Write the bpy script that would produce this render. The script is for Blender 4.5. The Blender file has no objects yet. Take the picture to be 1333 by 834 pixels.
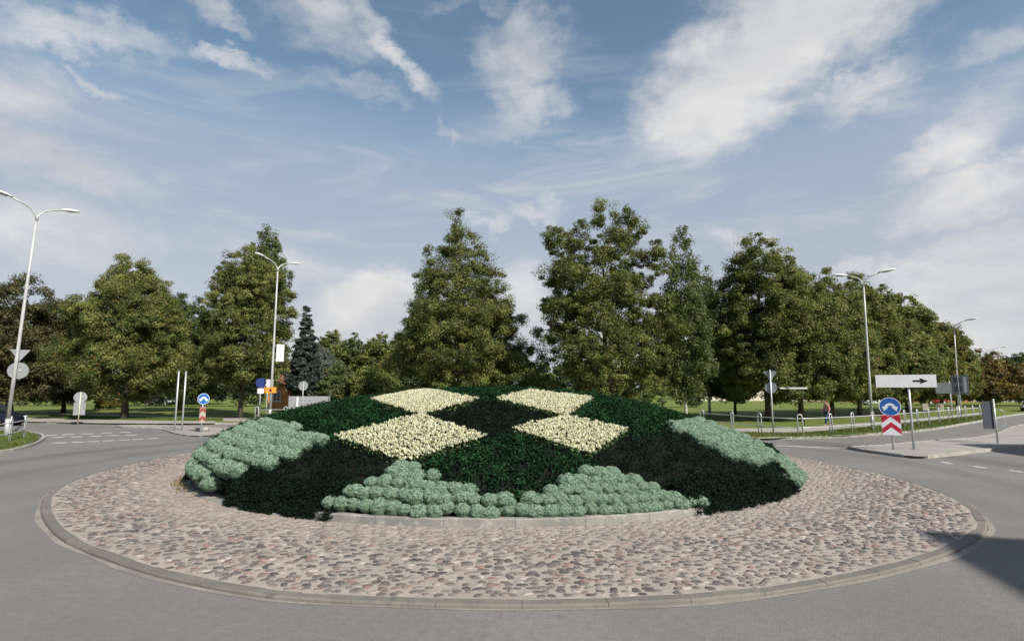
import bpy, bmesh, math, random
import numpy as np
from mathutils import Vector, Matrix
from mathutils.geometry import tessellate_polygon
PI = math.pi
rad = math.radians
scene = bpy.context.scene
COL = scene.collection
rng = np.random.default_rng(11)
random.seed(5)

# ------------------------------------------------------------ camera
F, HY, CX, CY, EYE = 720.0, 507.0, 666.5, 417.0, 2.5      # focal length in photo pixels, horizon row
PITCH = math.atan((HY - CY) / F)
cam_d = bpy.data.cameras.new('camera')
cam = bpy.data.objects.new('camera', cam_d)
COL.objects.link(cam)
cam.location = (0, 0, EYE)
cam.rotation_euler = (PI / 2 + PITCH, 0, 0)
cam_d.sensor_width = 36
cam_d.lens = 36 * F / 1333
cam_d.clip_end = 6000
cam_d.clip_start = 0.1
scene.camera = cam

# ------------------------------------------------------------ light and exposure
SUN_AZ = math.atan2(0.64, -0.77)          # clockwise from +Y
SUN_EL = rad(39)
sdir = Vector((math.sin(SUN_AZ) * math.cos(SUN_EL), math.cos(SUN_AZ) * math.cos(SUN_EL), math.sin(SUN_EL)))
sun_d = bpy.data.lights.new('sun', 'SUN')
sun_d.energy = 3.9
sun_d.angle = rad(0.6)
sun_d.color = (1.0, 0.93, 0.83)
sun = bpy.data.objects.new('sun', sun_d)
COL.objects.link(sun)
sun.rotation_euler = sdir.to_track_quat('Z', 'Y').to_euler()
vs = scene.view_settings
vs.view_transform = 'Standard'
vs.look = 'None'
vs.exposure = 0.72
vs.gamma = 1.0
vs.use_curve_mapping = False
scene.cycles.max_bounces = 6
scene.cycles.diffuse_bounces = 3
scene.cycles.transparent_max_bounces = 8


def ray(u, v):
    x = (u - CX) / F
    z = -(v - CY) / F
    c, s = math.cos(PITCH), math.sin(PITCH)
    return np.array([x, c - z * s, s + z * c])


class NT:
    """small node-tree writer"""
    def __init__(self, tree):
        self.t = tree

    def n(self, typ, **kw):
        nd = self.t.nodes.new(typ)
        for k, v in kw.items():
            if k.startswith('i_'):
                nd.inputs[k[2:].replace('_', ' ')].default_value = v
            elif k.startswith('p_'):
                setattr(nd, k[2:], v)
        return nd

    def l(self, a, b):
        self.t.links.new(a, b)

    def put(self, sock, v):
        if isinstance(v, bpy.types.NodeSocket):
            self.l(v, sock)
        else:
            sock.default_value = v

    def math(self, op, a, b=0.0, c=0.0, clamp=False):
        nd = self.t.nodes.new('ShaderNodeMath')
        nd.operation = op
        nd.use_clamp = clamp
        for i, v in enumerate((a, b, c)):
            self.put(nd.inputs[i], v)
        return nd.outputs[0]

    def vm(self, op, a, b=(0, 0, 0)):
        nd = self.t.nodes.new('ShaderNodeVectorMath')
        nd.operation = op
        self.put(nd.inputs[0], a)
        if op == 'SCALE':
            self.put(nd.inputs[3], b)
        elif op != 'LENGTH':
            self.put(nd.inputs[1], b)
        return nd.outputs['Value'] if op in ('DOT_PRODUCT', 'LENGTH', 'DISTANCE') else nd.outputs[0]

    def mix(self, f, a, b, mode='MIX'):
        nd = self.t.nodes.new('ShaderNodeMix')
        nd.data_type = 'RGBA'
        nd.blend_type = mode
        self.put(nd.inputs[0], f)
        self.put(nd.inputs[6], a if isinstance(a, bpy.types.NodeSocket) else (*a, 1))
        self.put(nd.inputs[7], b if isinstance(b, bpy.types.NodeSocket) else (*b, 1))
        return nd.outputs[2]

    def noise(self, vec, scale, detail=4, rough=0.55, dist=0.0, out=0):
        nd = self.t.nodes.new('ShaderNodeTexNoise')
        nd.inputs['Scale'].default_value = scale
        nd.inputs['Detail'].default_value = detail
        nd.inputs['Roughness'].default_value = rough
        nd.inputs['Distortion'].default_value = dist
        if vec is not None:
            self.l(vec, nd.inputs['Vector'])
        return nd.outputs[out]

    def ss(self, x, lo, hi, a=0.0, b=1.0):
        nd = self.t.nodes.new('ShaderNodeMapRange')
        nd.interpolation_type = 'SMOOTHSTEP'
        self.put(nd.inputs[0], x)
        for i, v in enumerate((lo, hi, a, b)):
            self.put(nd.inputs[i + 1], v)
        return nd.outputs[0]


# ------------------------------------------------------------ sky
world = bpy.data.worlds.new('World')
scene.world = world
world.use_nodes = True
wt = NT(world.node_tree)
world.node_tree.nodes.clear()
out = wt.n('ShaderNodeOutputWorld')
bg = wt.n('ShaderNodeBackground')
SKY_STRENGTH = 0.1
bg.inputs['Strength'].default_value = SKY_STRENGTH
wt.l(bg.outputs[0], out.inputs[0])
sky = wt.n('ShaderNodeTexSky')
sky.sky_type = 'NISHITA'
sky.sun_disc = False
sky.sun_elevation = SUN_EL
sky.sun_rotation = SUN_AZ
sky.air_density = 1.0
sky.dust_density = 0.6
sky.ozone_density = 1.5
tc = wt.n('ShaderNodeTexCoord')
D = tc.outputs['Generated']
base = wt.mix(1.0, sky.outputs[0], (0.92, 0.93, 0.82), 'MULTIPLY')
# stretched coordinates for cloud grain
sep = wt.n('ShaderNodeSeparateXYZ')
wt.l(D, sep.inputs[0])
el = sep.outputs[2]
mp = wt.n('ShaderNodeMapping')
mp.inputs['Rotation'].default_value = (0, rad(-20), 0)
mp.inputs['Scale'].default_value = (1.0, 1.0, 1.9)
wt.l(D, mp.inputs[0])
grain = wt.noise(mp.outputs[0], 5.5, 9, 0.60, 0.5)
fine = wt.noise(mp.outputs[0], 17.0, 6, 0.62, 0.3)
broad = wt.noise(mp.outputs[0], 2.1, 4, 0.5, 0.3)
warp = wt.noise(D, 5.0, 6, 0.6, 0.0, out=1)
warp = wt.vm('SCALE', wt.vm('SUBTRACT', warp, (0.5, 0.5, 0.5)), 0.17)
warp2 = wt.noise(mp.outputs[0], 16.0, 5, 0.65, 0.0, out=1)
warp = wt.vm('ADD', warp, wt.vm('SCALE', wt.vm('SUBTRACT', warp2, (0.5, 0.5, 0.5)), 0.085))
Dw = wt.vm('ADD', D, warp)
BLOBS = [  # u, v, half width, half height, tilt (deg, rising to the right), strength
    (1010, 50, 225, 105, 26, 1.35), (925, 135, 115, 75, 22, 1.25), (1080, 15, 170, 75, 10, 1.25), (1130, 118, 95, 30, 30, 0.95),
    (690, 80, 62, 80, -20, 0.74), (705, 140, 62, 42, 5, 0.85), (430, 38, 84, 55, -15, 0.72), (505, 60, 90, 22, -45, 0.85),
    (315, 72, 60, 17, -15, 0.8), (455, 124, 66, 20, 4, 0.62), (90, 18, 150, 34, 8, 0.70), (25, 110, 80, 60, -40, 0.72),
    (70, 200, 160, 48, -22, 0.95), (130, 92, 50, 13, -38, 0.62), (1240, 185, 95, 42, 18, 1.05), (1265, 250, 135, 52, 10, 1.15),
    (1300, 70, 90, 30, 15, 0.7), (1290, 375, 230, 75, 6, 1.15), (1180, 345, 150, 26, 8, 0.7), (482, 402, 66, 48, 15, 1.4), (1000, 440, 500, 60, 0, 0.75), (1250, 430, 200, 60, 0, 1.0),
    (430, 428, 70, 24, 10, 0.95), (695, 264, 44, 17, 5, 0.65), (640, 288, 34, 14, 5, 0.6), (576, 168, 24, 9, -48, 0.7),
    (690, 415, 60, 70, 0, 0.95), (50, 300, 190, 60, -6, 0.8), (380, 350, 140, 30, -6, 0.5), (980, 320, 70, 22, 0, 0.5),
    (1150, 250, 120, 20, 10, 0.4), (620, 15, 80, 16, 10, 0.4), (300, 5, 50, 20, -20, 0.7)]
mask = None
for (u, v, a, b, th, s) in BLOBS:
    c0 = ray(u, v)
    n0 = np.linalg.norm(c0)
    c0 = c0 / n0
    th = rad(th)
    p1 = ray(u + a * math.cos(th), v - a * math.sin(th))
    p2 = ray(u - b * math.sin(th), v - b * math.cos(th))
    p1 = p1 / np.linalg.norm(p1)
    p2 = p2 / np.linalg.norm(p2)
    e1, e2 = p1 - c0, p2 - c0
    l1, l2 = np.linalg.norm(e1), np.linalg.norm(e2)
    r = wt.vm('SUBTRACT', Dw, tuple(c0))
    x = wt.vm('DOT_PRODUCT', r, tuple(e1 / l1 / l1))
    y = wt.vm('DOT_PRODUCT', r, tuple(e2 / l2 / l2))
    z = wt.vm('DOT_PRODUCT', r, tuple(c0 * 1.0))
    cmb = wt.n('ShaderNodeCombineXYZ')
    wt.l(x, cmb.inputs[0]); wt.l(y, cmb.inputs[1]); wt.l(z, cmb.inputs[2])
    d = wt.vm('LENGTH', cmb.outputs[0])
    m = wt.math('MULTIPLY', wt.ss(d, 1.55, 0.0), s)
    mask = m if mask is None else wt.math('MAXIMUM', mask, m)
# density = mask shaped by grain
dens = wt.math('ADD', wt.math('MULTIPLY', mask, 1.15), wt.math('MULTIPLY', wt.math('SUBTRACT', grain, 0.5), 1.5))
dens = wt.math('ADD', dens, wt.math('MULTIPLY', wt.math('SUBTRACT', fine, 0.5), 0.65))
cl = wt.math('MULTIPLY', wt.ss(dens, -0.05, 1.45), 1.0)
cl = wt.math('MULTIPLY', cl, wt.ss(mask, 0.02, 0.4))
# thin veil, thicker towards the horizon
veil = wt.ss(wt.math('ADD', el, wt.math('MULTIPLY', wt.math('SUBTRACT', broad, 0.5), 0.16)), 0.50, 0.35)
veil = wt.math('MULTIPLY', veil, 0.86)
k = 1.0 / SKY_STRENGTH
vcol = wt.mix(wt.ss(el, 0.42, 0.12), (0.225 * k, 0.272 * k, 0.350 * k), (0.300 * k, 0.318 * k, 0.360 * k))
c = wt.mix(veil, base, vcol)
mp2 = wt.n('ShaderNodeMapping')
mp2.inputs['Rotation'].default_value = (0, rad(-8), 0)
mp2.inputs['Scale'].default_value = (1.0, 1.0, 4.5)
wt.l(D, mp2.inputs[0])
streak = wt.noise(mp2.outputs[0], 3.6, 8, 0.6, 0.6)
wisp = wt.ss(streak, 0.46, 0.74, 0.0, 0.75)
wisp = wt.math('MULTIPLY', wisp, wt.ss(el, 0.55, 0.36, 0.35, 1.0))
c = wt.mix(wisp, c, (0.355 * k, 0.372 * k, 0.40 * k))
shade = wt.ss(wt.math('ADD', wt.math('MULTIPLY', grain, 0.6), broad), 0.55, 0.98)
ccol = wt.mix(shade, (0.34 * k, 0.35 * k, 0.37 * k), (0.49 * k, 0.485 * k, 0.48 * k))
c = wt.mix(cl, c, ccol)
wt.l(c, bg.inputs[0])


# ------------------------------------------------------------ placing helpers
def at(u, v, z=0.0):
    """point of the level z that shows at photo position u, v"""
    d = ray(u, v)
    t = (z - EYE) / d[2]
    return Vector((d[0] * t, d[1] * t, z))


def proj(p):
    x, y, z = p[0], p[1], p[2] - EYE
    c, s = math.cos(PITCH), math.sin(PITCH)
    yy = y * c + z * s
    zz = -y * s + z * c
    return CX + F * x / yy, CY - F * zz / yy


def depth(p):
    return p[1] * math.cos(PITCH) + (p[2] - EYE) * math.sin(PITCH)


def top_z(p, v):
    """height above p at which something shows at row v"""
    lo, hi = -5.0, 60.0
    for _ in range(40):
        m = (lo + hi) / 2
        if proj((p[0], p[1], m))[1] > v:
            lo = m
        else:
            hi = m
    return lo


def far(u, v, z, g=0.1):
    """ground point below a thing of height z whose top shows at u, v"""
    d = ray(u, v)
    t = (z - EYE) / d[2]
    return Vector((d[0] * t, d[1] * t, g))


def facing(p, turn=0.0):
    return math.atan2(-p[0], p[1]) + rad(turn)


# ------------------------------------------------------------ object helpers
def tag(o, label=None, cat=None, group=None, kind=None):
    if label: o['label'] = label
    if cat: o['category'] = cat
    if group: o['group'] = group
    if kind: o['kind'] = kind
    return o


def empty(name, loc, rz=0.0):
    o = bpy.data.objects.new(name, None)
    COL.objects.link(o)
    o.location = loc
    o.rotation_euler = (0, 0, rz)
    return o


def np_mesh(name, V, Fq, mat, tint=None, smooth=False):
    """quads or tris as numpy arrays"""
    V = np.asarray(V, dtype=np.float32)
    Fq = np.asarray(Fq, dtype=np.int32)
    k = Fq.shape[1]
    me = bpy.data.meshes.new(name)
    me.vertices.add(len(V))
    me.vertices.foreach_set('co', V.ravel())
    me.loops.add(Fq.size)
    me.loops.foreach_set('vertex_index', Fq.ravel())
    me.polygons.add(len(Fq))
    me.polygons.foreach_set('loop_start', np.arange(0, Fq.size, k, dtype=np.int32))
    if smooth:
        me.polygons.foreach_set('use_smooth', np.ones(len(Fq), dtype=bool))
    if tint is not None:
        at_ = me.attributes.new('tint', 'FLOAT', 'POINT')
        at_.data.foreach_set('value', np.asarray(tint, dtype=np.float32))
    me.update()
    me.validate()
    me.materials.append(mat)
    return me


def link(name, me, parent=None, loc=(0, 0, 0), rz=0.0):
    o = bpy.data.objects.new(name, me)
    COL.objects.link(o)
    o.location = loc
    o.rotation_euler = (0, 0, rz)
    if parent is not None:
        o.parent = parent
    return o


class MB:
    """collects boxes, tubes, lathes and prisms into one mesh"""
    def __init__(self):
        self.v, self.f, self.m, self.s = [], [], [], []

    def add(self, vs, fs, mi=0, smooth=False):
        b = len(self.v)
        self.v += [tuple(p) for p in vs]
        for f in fs:
            self.f.append([b + i for i in f])
            self.m.append(mi)
            self.s.append(smooth)
        return self

    def box(self, c, s, mi=0, rz=0.0, bev=0.0, tap=1.0):
        hx, hy, hz = s[0] / 2, s[1] / 2, s[2] / 2
        vs = []
        for z, t in ((-hz, 1.0), (hz, tap)):
            if bev > 0:
                r = min(bev, hx * .9, hy * .9)
                for (x, y) in ((-hx + r, -hy), (hx - r, -hy), (hx, -hy + r), (hx, hy - r), (hx - r, hy), (-hx + r, hy), (-hx, hy - r), (-hx, -hy + r)):
                    vs.append((x * t, y * t, z))
            else:
                for (x, y) in ((-hx, -hy), (hx, -hy), (hx, hy), (-hx, hy)):
                    vs.append((x * t, y * t, z))
        n = len(vs) // 2
        ca, sa = math.cos(rz), math.sin(rz)
        vs = [(c[0] + x * ca - y * sa, c[1] + x * sa + y * ca, c[2] + z) for x, y, z in vs]
        fs = [[i, (i + 1) % n, n + (i + 1) % n, n + i] for i in range(n)] + [list(range(n))[::-1], list(range(n, 2 * n))]
        return self.add(vs, fs, mi)

    def tube(self, pts, r, seg=10, mi=0, caps=True):
        pts = [Vector(p) for p in pts]
        if not hasattr(r, '__len__'):
            r = [r] * len(pts)
        vs = []
        ref = None
        for i, p in enumerate(pts):
            t = (pts[min(i + 1, len(pts) - 1)] - pts[max(i - 1, 0)]).normalized()
            if ref is None:
                ref = Vector((1, 0, 0)) if abs(t.x) < 0.8 else Vector((0, 1, 0))
            a = (ref - t * ref.dot(t)).normalized()
            ref = a
            b = t.cross(a)
            for j in range(seg):
                q = 2 * PI * j / seg
                vs.append(p + (a * math.cos(q) + b * math.sin(q)) * r[i])
        fs = []
        for i in range(len(pts) - 1):
            for j in range(seg):
                fs.append([i * seg + j, i * seg + (j + 1) % seg, (i + 1) * seg + (j + 1) % seg, (i + 1) * seg + j])
        self.add(vs, fs, mi, True)
        if caps:
            b = len(self.v) - len(vs)
            self.f.append([b + j for j in range(seg)][::-1]); self.m.append(mi); self.s.append(False)
            b2 = b + (len(pts) - 1) * seg
            self.f.append([b2 + j for j in range(seg)]); self.m.append(mi); self.s.append(False)
        return self

    def plate(self, poly, y0, y1, mi=0, mi_back=None):
        """polygon in x,z extruded from y0 (front, -Y side) to y1"""
        n = len(poly)
        vs = [(x, y0, z) for x, z in poly] + [(x, y1, z) for x, z in poly]
        self.add(vs, [[i, (i + 1) % n, n + (i + 1) % n, n + i] for i in range(n)], mi if mi_back is None else mi_back)
        b = len(self.v) - 2 * n
        tris = tessellate_polygon([[Vector((x, z, 0)) for x, z in poly]])
        for t in tris:
            self.f.append([b + i for i in t]); self.m.append(mi); self.s.append(False)
            self.f.append([b + n + i for i in t][::-1]); self.m.append(mi if mi_back is None else mi_back); self.s.append(False)
        return self

    def build(self, name, mats, parent=None, loc=(0, 0, 0), rz=0.0, fix=True):
        me = bpy.data.meshes.new(name)
        me.from_pydata(self.v, [], self.f)
        if not isinstance(mats, (list, tuple)):
            mats = [mats]
        for m in mats:
            me.materials.append(m)
        me.polygons.foreach_set('material_index', self.m)
        me.polygons.foreach_set('use_smooth', self.s)
        if fix:
            bm = bmesh.new()
            bm.from_mesh(me)
            bmesh.ops.recalc_face_normals(bm, faces=bm.faces)
            bm.to_mesh(me)
            bm.free()
        me.update()
        return link(name, me, parent, loc, rz)


def circle(r, n=28, cx=0.0, cz=0.0):
    return [(cx + r * math.cos(2 * PI * i / n), cz + r * math.sin(2 * PI * i / n)) for i in range(n)]


# ------------------------------------------------------------ materials
MATS = {}


def newmat(name):
    m = bpy.data.materials.new(name)
    m.use_nodes = True
    t = NT(m.node_tree)
    b = m.node_tree.nodes['Principled BSDF']
    return m, t, b


def paint(name, col, rough=0.5, metal=0.0, var=0.12, scale=3.0, bump=0.0, spec=0.4):
    if name in MATS: return MATS[name]
    m, t, b = newmat(name)
    tcn = t.n('ShaderNodeTexCoord')
    nz = t.noise(tcn.outputs['Object'], scale, 6, 0.6)
    f = t.ss(nz, 0.3, 0.7)
    c1 = tuple(x * (1 - var) for x in col)
    c2 = tuple(min(1, x * (1 + var)) for x in col)
    t.l(t.mix(f, c1, c2), b.inputs['Base Color'])
    b.inputs['Roughness'].default_value = rough
    b.inputs['Metallic'].default_value = metal
    b.inputs['Specular IOR Level'].default_value = spec
    if bump:
        bp = t.n('ShaderNodeBump', i_Strength=bump, i_Distance=0.01)
        t.l(t.noise(tcn.outputs['Object'], scale * 12, 4, 0.6), bp.inputs['Height'])
        t.l(bp.outputs[0], b.inputs['Normal'])
    MATS[name] = m
    return m


def foliage(name, dark, mid, light, rough=0.55, trans=0.36, odd=None, spec=0.3):
    m, t, b = newmat(name)
    a = t.n('ShaderNodeAttribute')
    a.attribute_name = 'tint'
    rp = t.n('ShaderNodeValToRGB')
    e = rp.color_ramp.elements
    e[0].position, e[0].color = 0.0, (*dark, 1)
    e[1].position, e[1].color = 1.0, (*light, 1)
    k = e.new(0.5)
    k.color = (*mid, 1)
    if odd:
        e[-1].position = 0.93
        k = e.new(0.97)
        k.color = (*odd, 1)
    t.l(a.outputs['Fac'], rp.inputs[0])
    t.l(rp.outputs[0], b.inputs['Base Color'])
    b.inputs['Roughness'].default_value = rough
    b.inputs['Specular IOR Level'].default_value = spec
    tr = t.n('ShaderNodeBsdfTranslucent')
    t.l(t.mix(1.0, rp.outputs[0], (1.1, 1.15, 0.6), 'MULTIPLY'), tr.inputs[0])
    mx = t.n('ShaderNodeMixShader')
    mx.inputs[0].default_value = trans
    t.l(b.outputs[0], mx.inputs[1])
    t.l(tr.outputs[0], mx.inputs[2])
    t.l(mx.outputs[0], m.node_tree.nodes['Material Output'].inputs[0])
    return m


M_green = foliage('leaf_lime', (0.042, 0.062, 0.017), (0.123, 0.150, 0.042), (0.288, 0.311, 0.099), odd=(0.271, 0.154, 0.055))
M_olive = foliage('leaf_olive', (0.042, 0.062, 0.017), (0.132, 0.161, 0.044), (0.315, 0.326, 0.105), odd=(0.295, 0.141, 0.051))
M_deep = foliage('leaf_deep', (0.027, 0.045, 0.018), (0.075, 0.104, 0.036), (0.188, 0.217, 0.078))
M_dusk = foliage('leaf_brown_green', (0.030, 0.034, 0.014), (0.080, 0.082, 0.034), (0.165, 0.155, 0.065), odd=(0.20, 0.10, 0.045))
M_yellow = foliage('leaf_yellow', (0.052, 0.063, 0.013), (0.127, 0.127, 0.028), (0.253, 0.207, 0.050), odd=(0.310, 0.149, 0.033))
M_birch = foliage('leaf_birch', (0.047, 0.068, 0.025), (0.117, 0.150, 0.056), (0.234, 0.260, 0.104))
M_spruce = foliage('leaf_spruce', (0.012, 0.022, 0.017), (0.032, 0.050, 0.040), (0.07, 0.095, 0.08), trans=0.05)
M_grey = foliage('leaf_grey', (0.052, 0.069, 0.057), (0.138, 0.161, 0.138), (0.276, 0.299, 0.253))
M_red = foliage('leaf_red', (0.058, 0.053, 0.018), (0.150, 0.119, 0.038), (0.273, 0.200, 0.066), odd=(0.338, 0.138, 0.060))
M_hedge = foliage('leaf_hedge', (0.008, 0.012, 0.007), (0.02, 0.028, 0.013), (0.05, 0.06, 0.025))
M_black = foliage('leaf_black_green', (0.003, 0.007, 0.004), (0.006, 0.014, 0.008), (0.016, 0.030, 0.017), trans=0.05, rough=0.8, spec=0.05)
M_emer = foliage('leaf_emerald', (0.002, 0.009, 0.003), (0.008, 0.030, 0.010), (0.023, 0.078, 0.028), trans=0.08, rough=0.75, spec=0.08)
M_sage = foliage('leaf_sage', (0.078, 0.138, 0.084), (0.179, 0.273, 0.193), (0.330, 0.451, 0.358), trans=0.12, rough=0.7, spec=0.15)
M_petal = foliage('petal_cream', (0.50, 0.50, 0.33), (0.72, 0.70, 0.52), (0.82, 0.80, 0.66), trans=0.2, rough=0.6)
M_fleaf = foliage('leaf_under_flowers', (0.02, 0.05, 0.02), (0.05, 0.10, 0.035), (0.15, 0.2, 0.08), trans=0.1)
M_grass = foliage('grass_blade', (0.045, 0.075, 0.015), (0.09, 0.135, 0.028), (0.19, 0.21, 0.06), trans=0.3)
M_dry = foliage('dry_leaf', (0.10, 0.06, 0.02), (0.26, 0.18, 0.06), (0.45, 0.36, 0.16))

M_bark = paint('bark', (0.075, 0.062, 0.05), 0.95, var=0.4, scale=6, bump=0.6)
M_barkb = paint('birch_bark', (0.45, 0.43, 0.40), 0.85, var=0.5, scale=5, bump=0.3)
M_galv = paint('galvanised_steel', (0.50, 0.52, 0.53), 0.42, 0.35, var=0.12)
M_lamp = paint('lamp_grey_paint', (0.46, 0.47, 0.46), 0.45, 0.2, var=0.1)
M_head = paint('lamp_head_white', (0.72, 0.73, 0.74), 0.35, 0.0, var=0.06)
M_lens = paint('lamp_lens', (0.35, 0.37, 0.38), 0.15, 0.0, var=0.06)
M_back = paint('sign_back_grey', (0.26, 0.275, 0.29), 0.5, 0.4, var=0.12)
M_white = paint('sign_white', (0.78, 0.78, 0.80), 0.4, var=0.04)
M_blue = paint('sign_blue', (0.015, 0.12, 0.42), 0.4, var=0.08)
M_dblue = paint('sign_dark_blue', (0.012, 0.03, 0.16), 0.4, var=0.08)
M_redp = paint('sign_red', (0.50, 0.015, 0.045), 0.4, var=0.08)
M_orange = paint('sign_orange', (0.58, 0.25, 0.03), 0.45, var=0.06)
M_blk = paint('black_paint', (0.012, 0.012, 0.014), 0.5)
M_curb = paint('kerb_concrete', (0.30, 0.285, 0.255), 0.9, var=0.25, scale=2.2, bump=0.5)
M_glass = paint('window_glass', (0.02, 0.025, 0.03), 0.08, var=0.1, spec=0.8)
M_rubber = paint('tyre_rubber', (0.02, 0.02, 0.02), 0.85)
M_skin = paint('skin', (0.5, 0.30, 0.21), 0.6, var=0.05)


def mat_asphalt():
    m, t, b = newmat('asphalt')
    tcn = t.n('ShaderNodeTexCoord')
    P = tcn.outputs['Object']
    big = t.noise(P, 0.25, 5, 0.6)
    med = t.noise(P, 1.7, 6, 0.65)
    fin = t.noise(P, 55.0, 3, 0.7)
    dst = t.vm('DISTANCE', P, (-0.5, 18.6, 0))
    # worn wheel tracks follow the ring
    wob = t.math('ADD', dst, t.math('MULTIPLY', t.math('SUBTRACT', big, 0.5), 1.6))
    tr1 = t.math('MULTIPLY', t.ss(t.math('ABSOLUTE', t.math('SUBTRACT', wob, 17.2)), 1.1, 0.1), 0.9)
    tr2 = t.math('MULTIPLY', t.ss(t.math('ABSOLUTE', t.math('SUBTRACT', wob, 14.2)), 0.7, 0.1), 0.55)
    trk = t.math('MAXIMUM', tr1, tr2)
    c = t.mix(t.ss(big, 0.3, 0.7), (0.182, 0.174, 0.161), (0.240, 0.226, 0.207))
    c = t.mix(t.math('MULTIPLY', trk, 0.6), c, (0.085, 0.086, 0.088))
    c = t.mix(t.ss(med, 0.55, 0.8, 0.0, 0.35), c, (0.29, 0.268, 0.24))
    vor = t.n('ShaderNodeTexVoronoi', i_Scale=70.0)
    t.l(P, vor.inputs['Vector'])
    c = t.mix(t.ss(t.noise(P, 9.0, 5, 0.75), 0.38, 0.68, 0.0, 0.42), c, (0.13, 0.125, 0.118))
    c = t.mix(t.ss(fin, 0.35, 0.7, 0.0, 0.5), c, (0.10, 0.098, 0.094))
    c = t.mix(t.ss(vor.outputs['Distance'], 0.18, 0.05, 0.0, 0.55), c, (0.32, 0.30, 0.28))
    # fine cracks
    cr = t.n('ShaderNodeTexVoronoi', i_Scale=0.42)
    cr.feature = 'DISTANCE_TO_EDGE'
    wp = t.noise(P, 3.0, 5, 0.6, out=1)
    t.l(t.vm('ADD', P, t.vm('SCALE', wp, 0.7)), cr.inputs['Vector'])
    cf = t.math('MULTIPLY', t.ss(cr.outputs['Distance'], 0.008, 0.0015), t.ss(big, 0.5, 0.62))
    c = t.mix(t.math('MULTIPLY', cf, 0.6), c, (0.05, 0.05, 0.05))
    t.l(c, b.inputs['Base Color'])
    b.inputs['Roughness'].default_value = 0.88
    b.inputs['Specular IOR Level'].default_value = 0.3
    bp = t.n('ShaderNodeBump', i_Strength=0.55, i_Distance=0.006)
    t.l(t.math('ADD', fin, vor.outputs['Distance']), bp.inputs['Height'])
    t.l(bp.outputs[0], b.inputs['Normal'])
    return m


def mat_noise2(name, cols, scales, rough=0.92, bump=0.5, bscale=40, bdist=0.01):
    """three colours mixed by two noise scales"""
    m, t, b = newmat(name)
    tcn = t.n('ShaderNodeTexCoord')
    P = tcn.outputs['Object']
    c = t.mix(t.ss(t.noise(P, scales[0], 5, 0.6), 0.35, 0.65), cols[0], cols[1])
    c = t.mix(t.ss(t.noise(P, scales[1], 5, 0.7), 0.5, 0.72, 0, 0.8), c, cols[2])
    t.l(c, b.inputs['Base Color'])
    b.inputs['Roughness'].default_value = rough
    b.inputs['Specular IOR Level'].default_value = 0.2
    bp = t.n('ShaderNodeBump', i_Strength=bump, i_Distance=bdist)
    t.l(t.noise(P, bscale, 4, 0.7), bp.inputs['Height'])
    t.l(bp.outputs[0], b.inputs['Normal'])
    return m


M_asph = mat_asphalt()
M_lawn = mat_noise2('lawn_grass', ((0.105, 0.150, 0.030), (0.155, 0.190, 0.042), (0.20, 0.20, 0.065)), (0.16, 1.4), bump=1.0, bscale=14, bdist=0.06)
M_ground = mat_noise2('far_ground', ((0.05, 0.07, 0.02), (0.08, 0.095, 0.03), (0.10, 0.10, 0.05)), (0.02, 0.2))
M_verge = mat_noise2('verge_grass', ((0.075, 0.095, 0.022), (0.13, 0.125, 0.045), (0.20, 0.175, 0.09)), (0.5, 3.0), bump=1.0, bscale=18, bdist=0.05)
M_path = mat_noise2('path_paving', ((0.30, 0.27, 0.245), (0.36, 0.325, 0.30), (0.24, 0.22, 0.20)), (0.4, 6.0))
M_island = mat_noise2('island_paving_slabs', ((0.27, 0.255, 0.235), (0.33, 0.31, 0.285), (0.21, 0.20, 0.19)), (0.5, 5.0))
M_mortar = mat_noise2('sandy_mortar', ((0.31, 0.272, 0.238), (0.365, 0.322, 0.280), (0.215, 0.192, 0.170)), (0.8, 7.0), bump=0.8, bscale=60)
M_soil = mat_noise2('bed_soil', ((0.004, 0.006, 0.004), (0.007, 0.009, 0.006), (0.010, 0.012, 0.008)), (1.0, 9.0), bump=0.9)
M_mark = mat_noise2('worn_road_paint', ((0.42, 0.41, 0.38), (0.52, 0.51, 0.48), (0.24, 0.23, 0.22)), (1.5, 4.0))
M_bedkerb = mat_noise2('bed_kerb_concrete', ((0.19, 0.185, 0.175), (0.26, 0.25, 0.235), (0.40, 0.39, 0.37)), (1.2, 5.5), bump=0.7, bscale=30)
M_kerbm = mat_noise2('old_kerb_concrete', ((0.150, 0.140, 0.125), (0.190, 0.176, 0.155), (0.115, 0.108, 0.098)), (0.9, 6.0), bump=0.7, bscale=30)
M_sand = mat_noise2('sandy_grit', ((0.195, 0.182, 0.163), (0.29, 0.265, 0.228), (0.18, 0.17, 0.158)), (1.1, 12.0))


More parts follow.
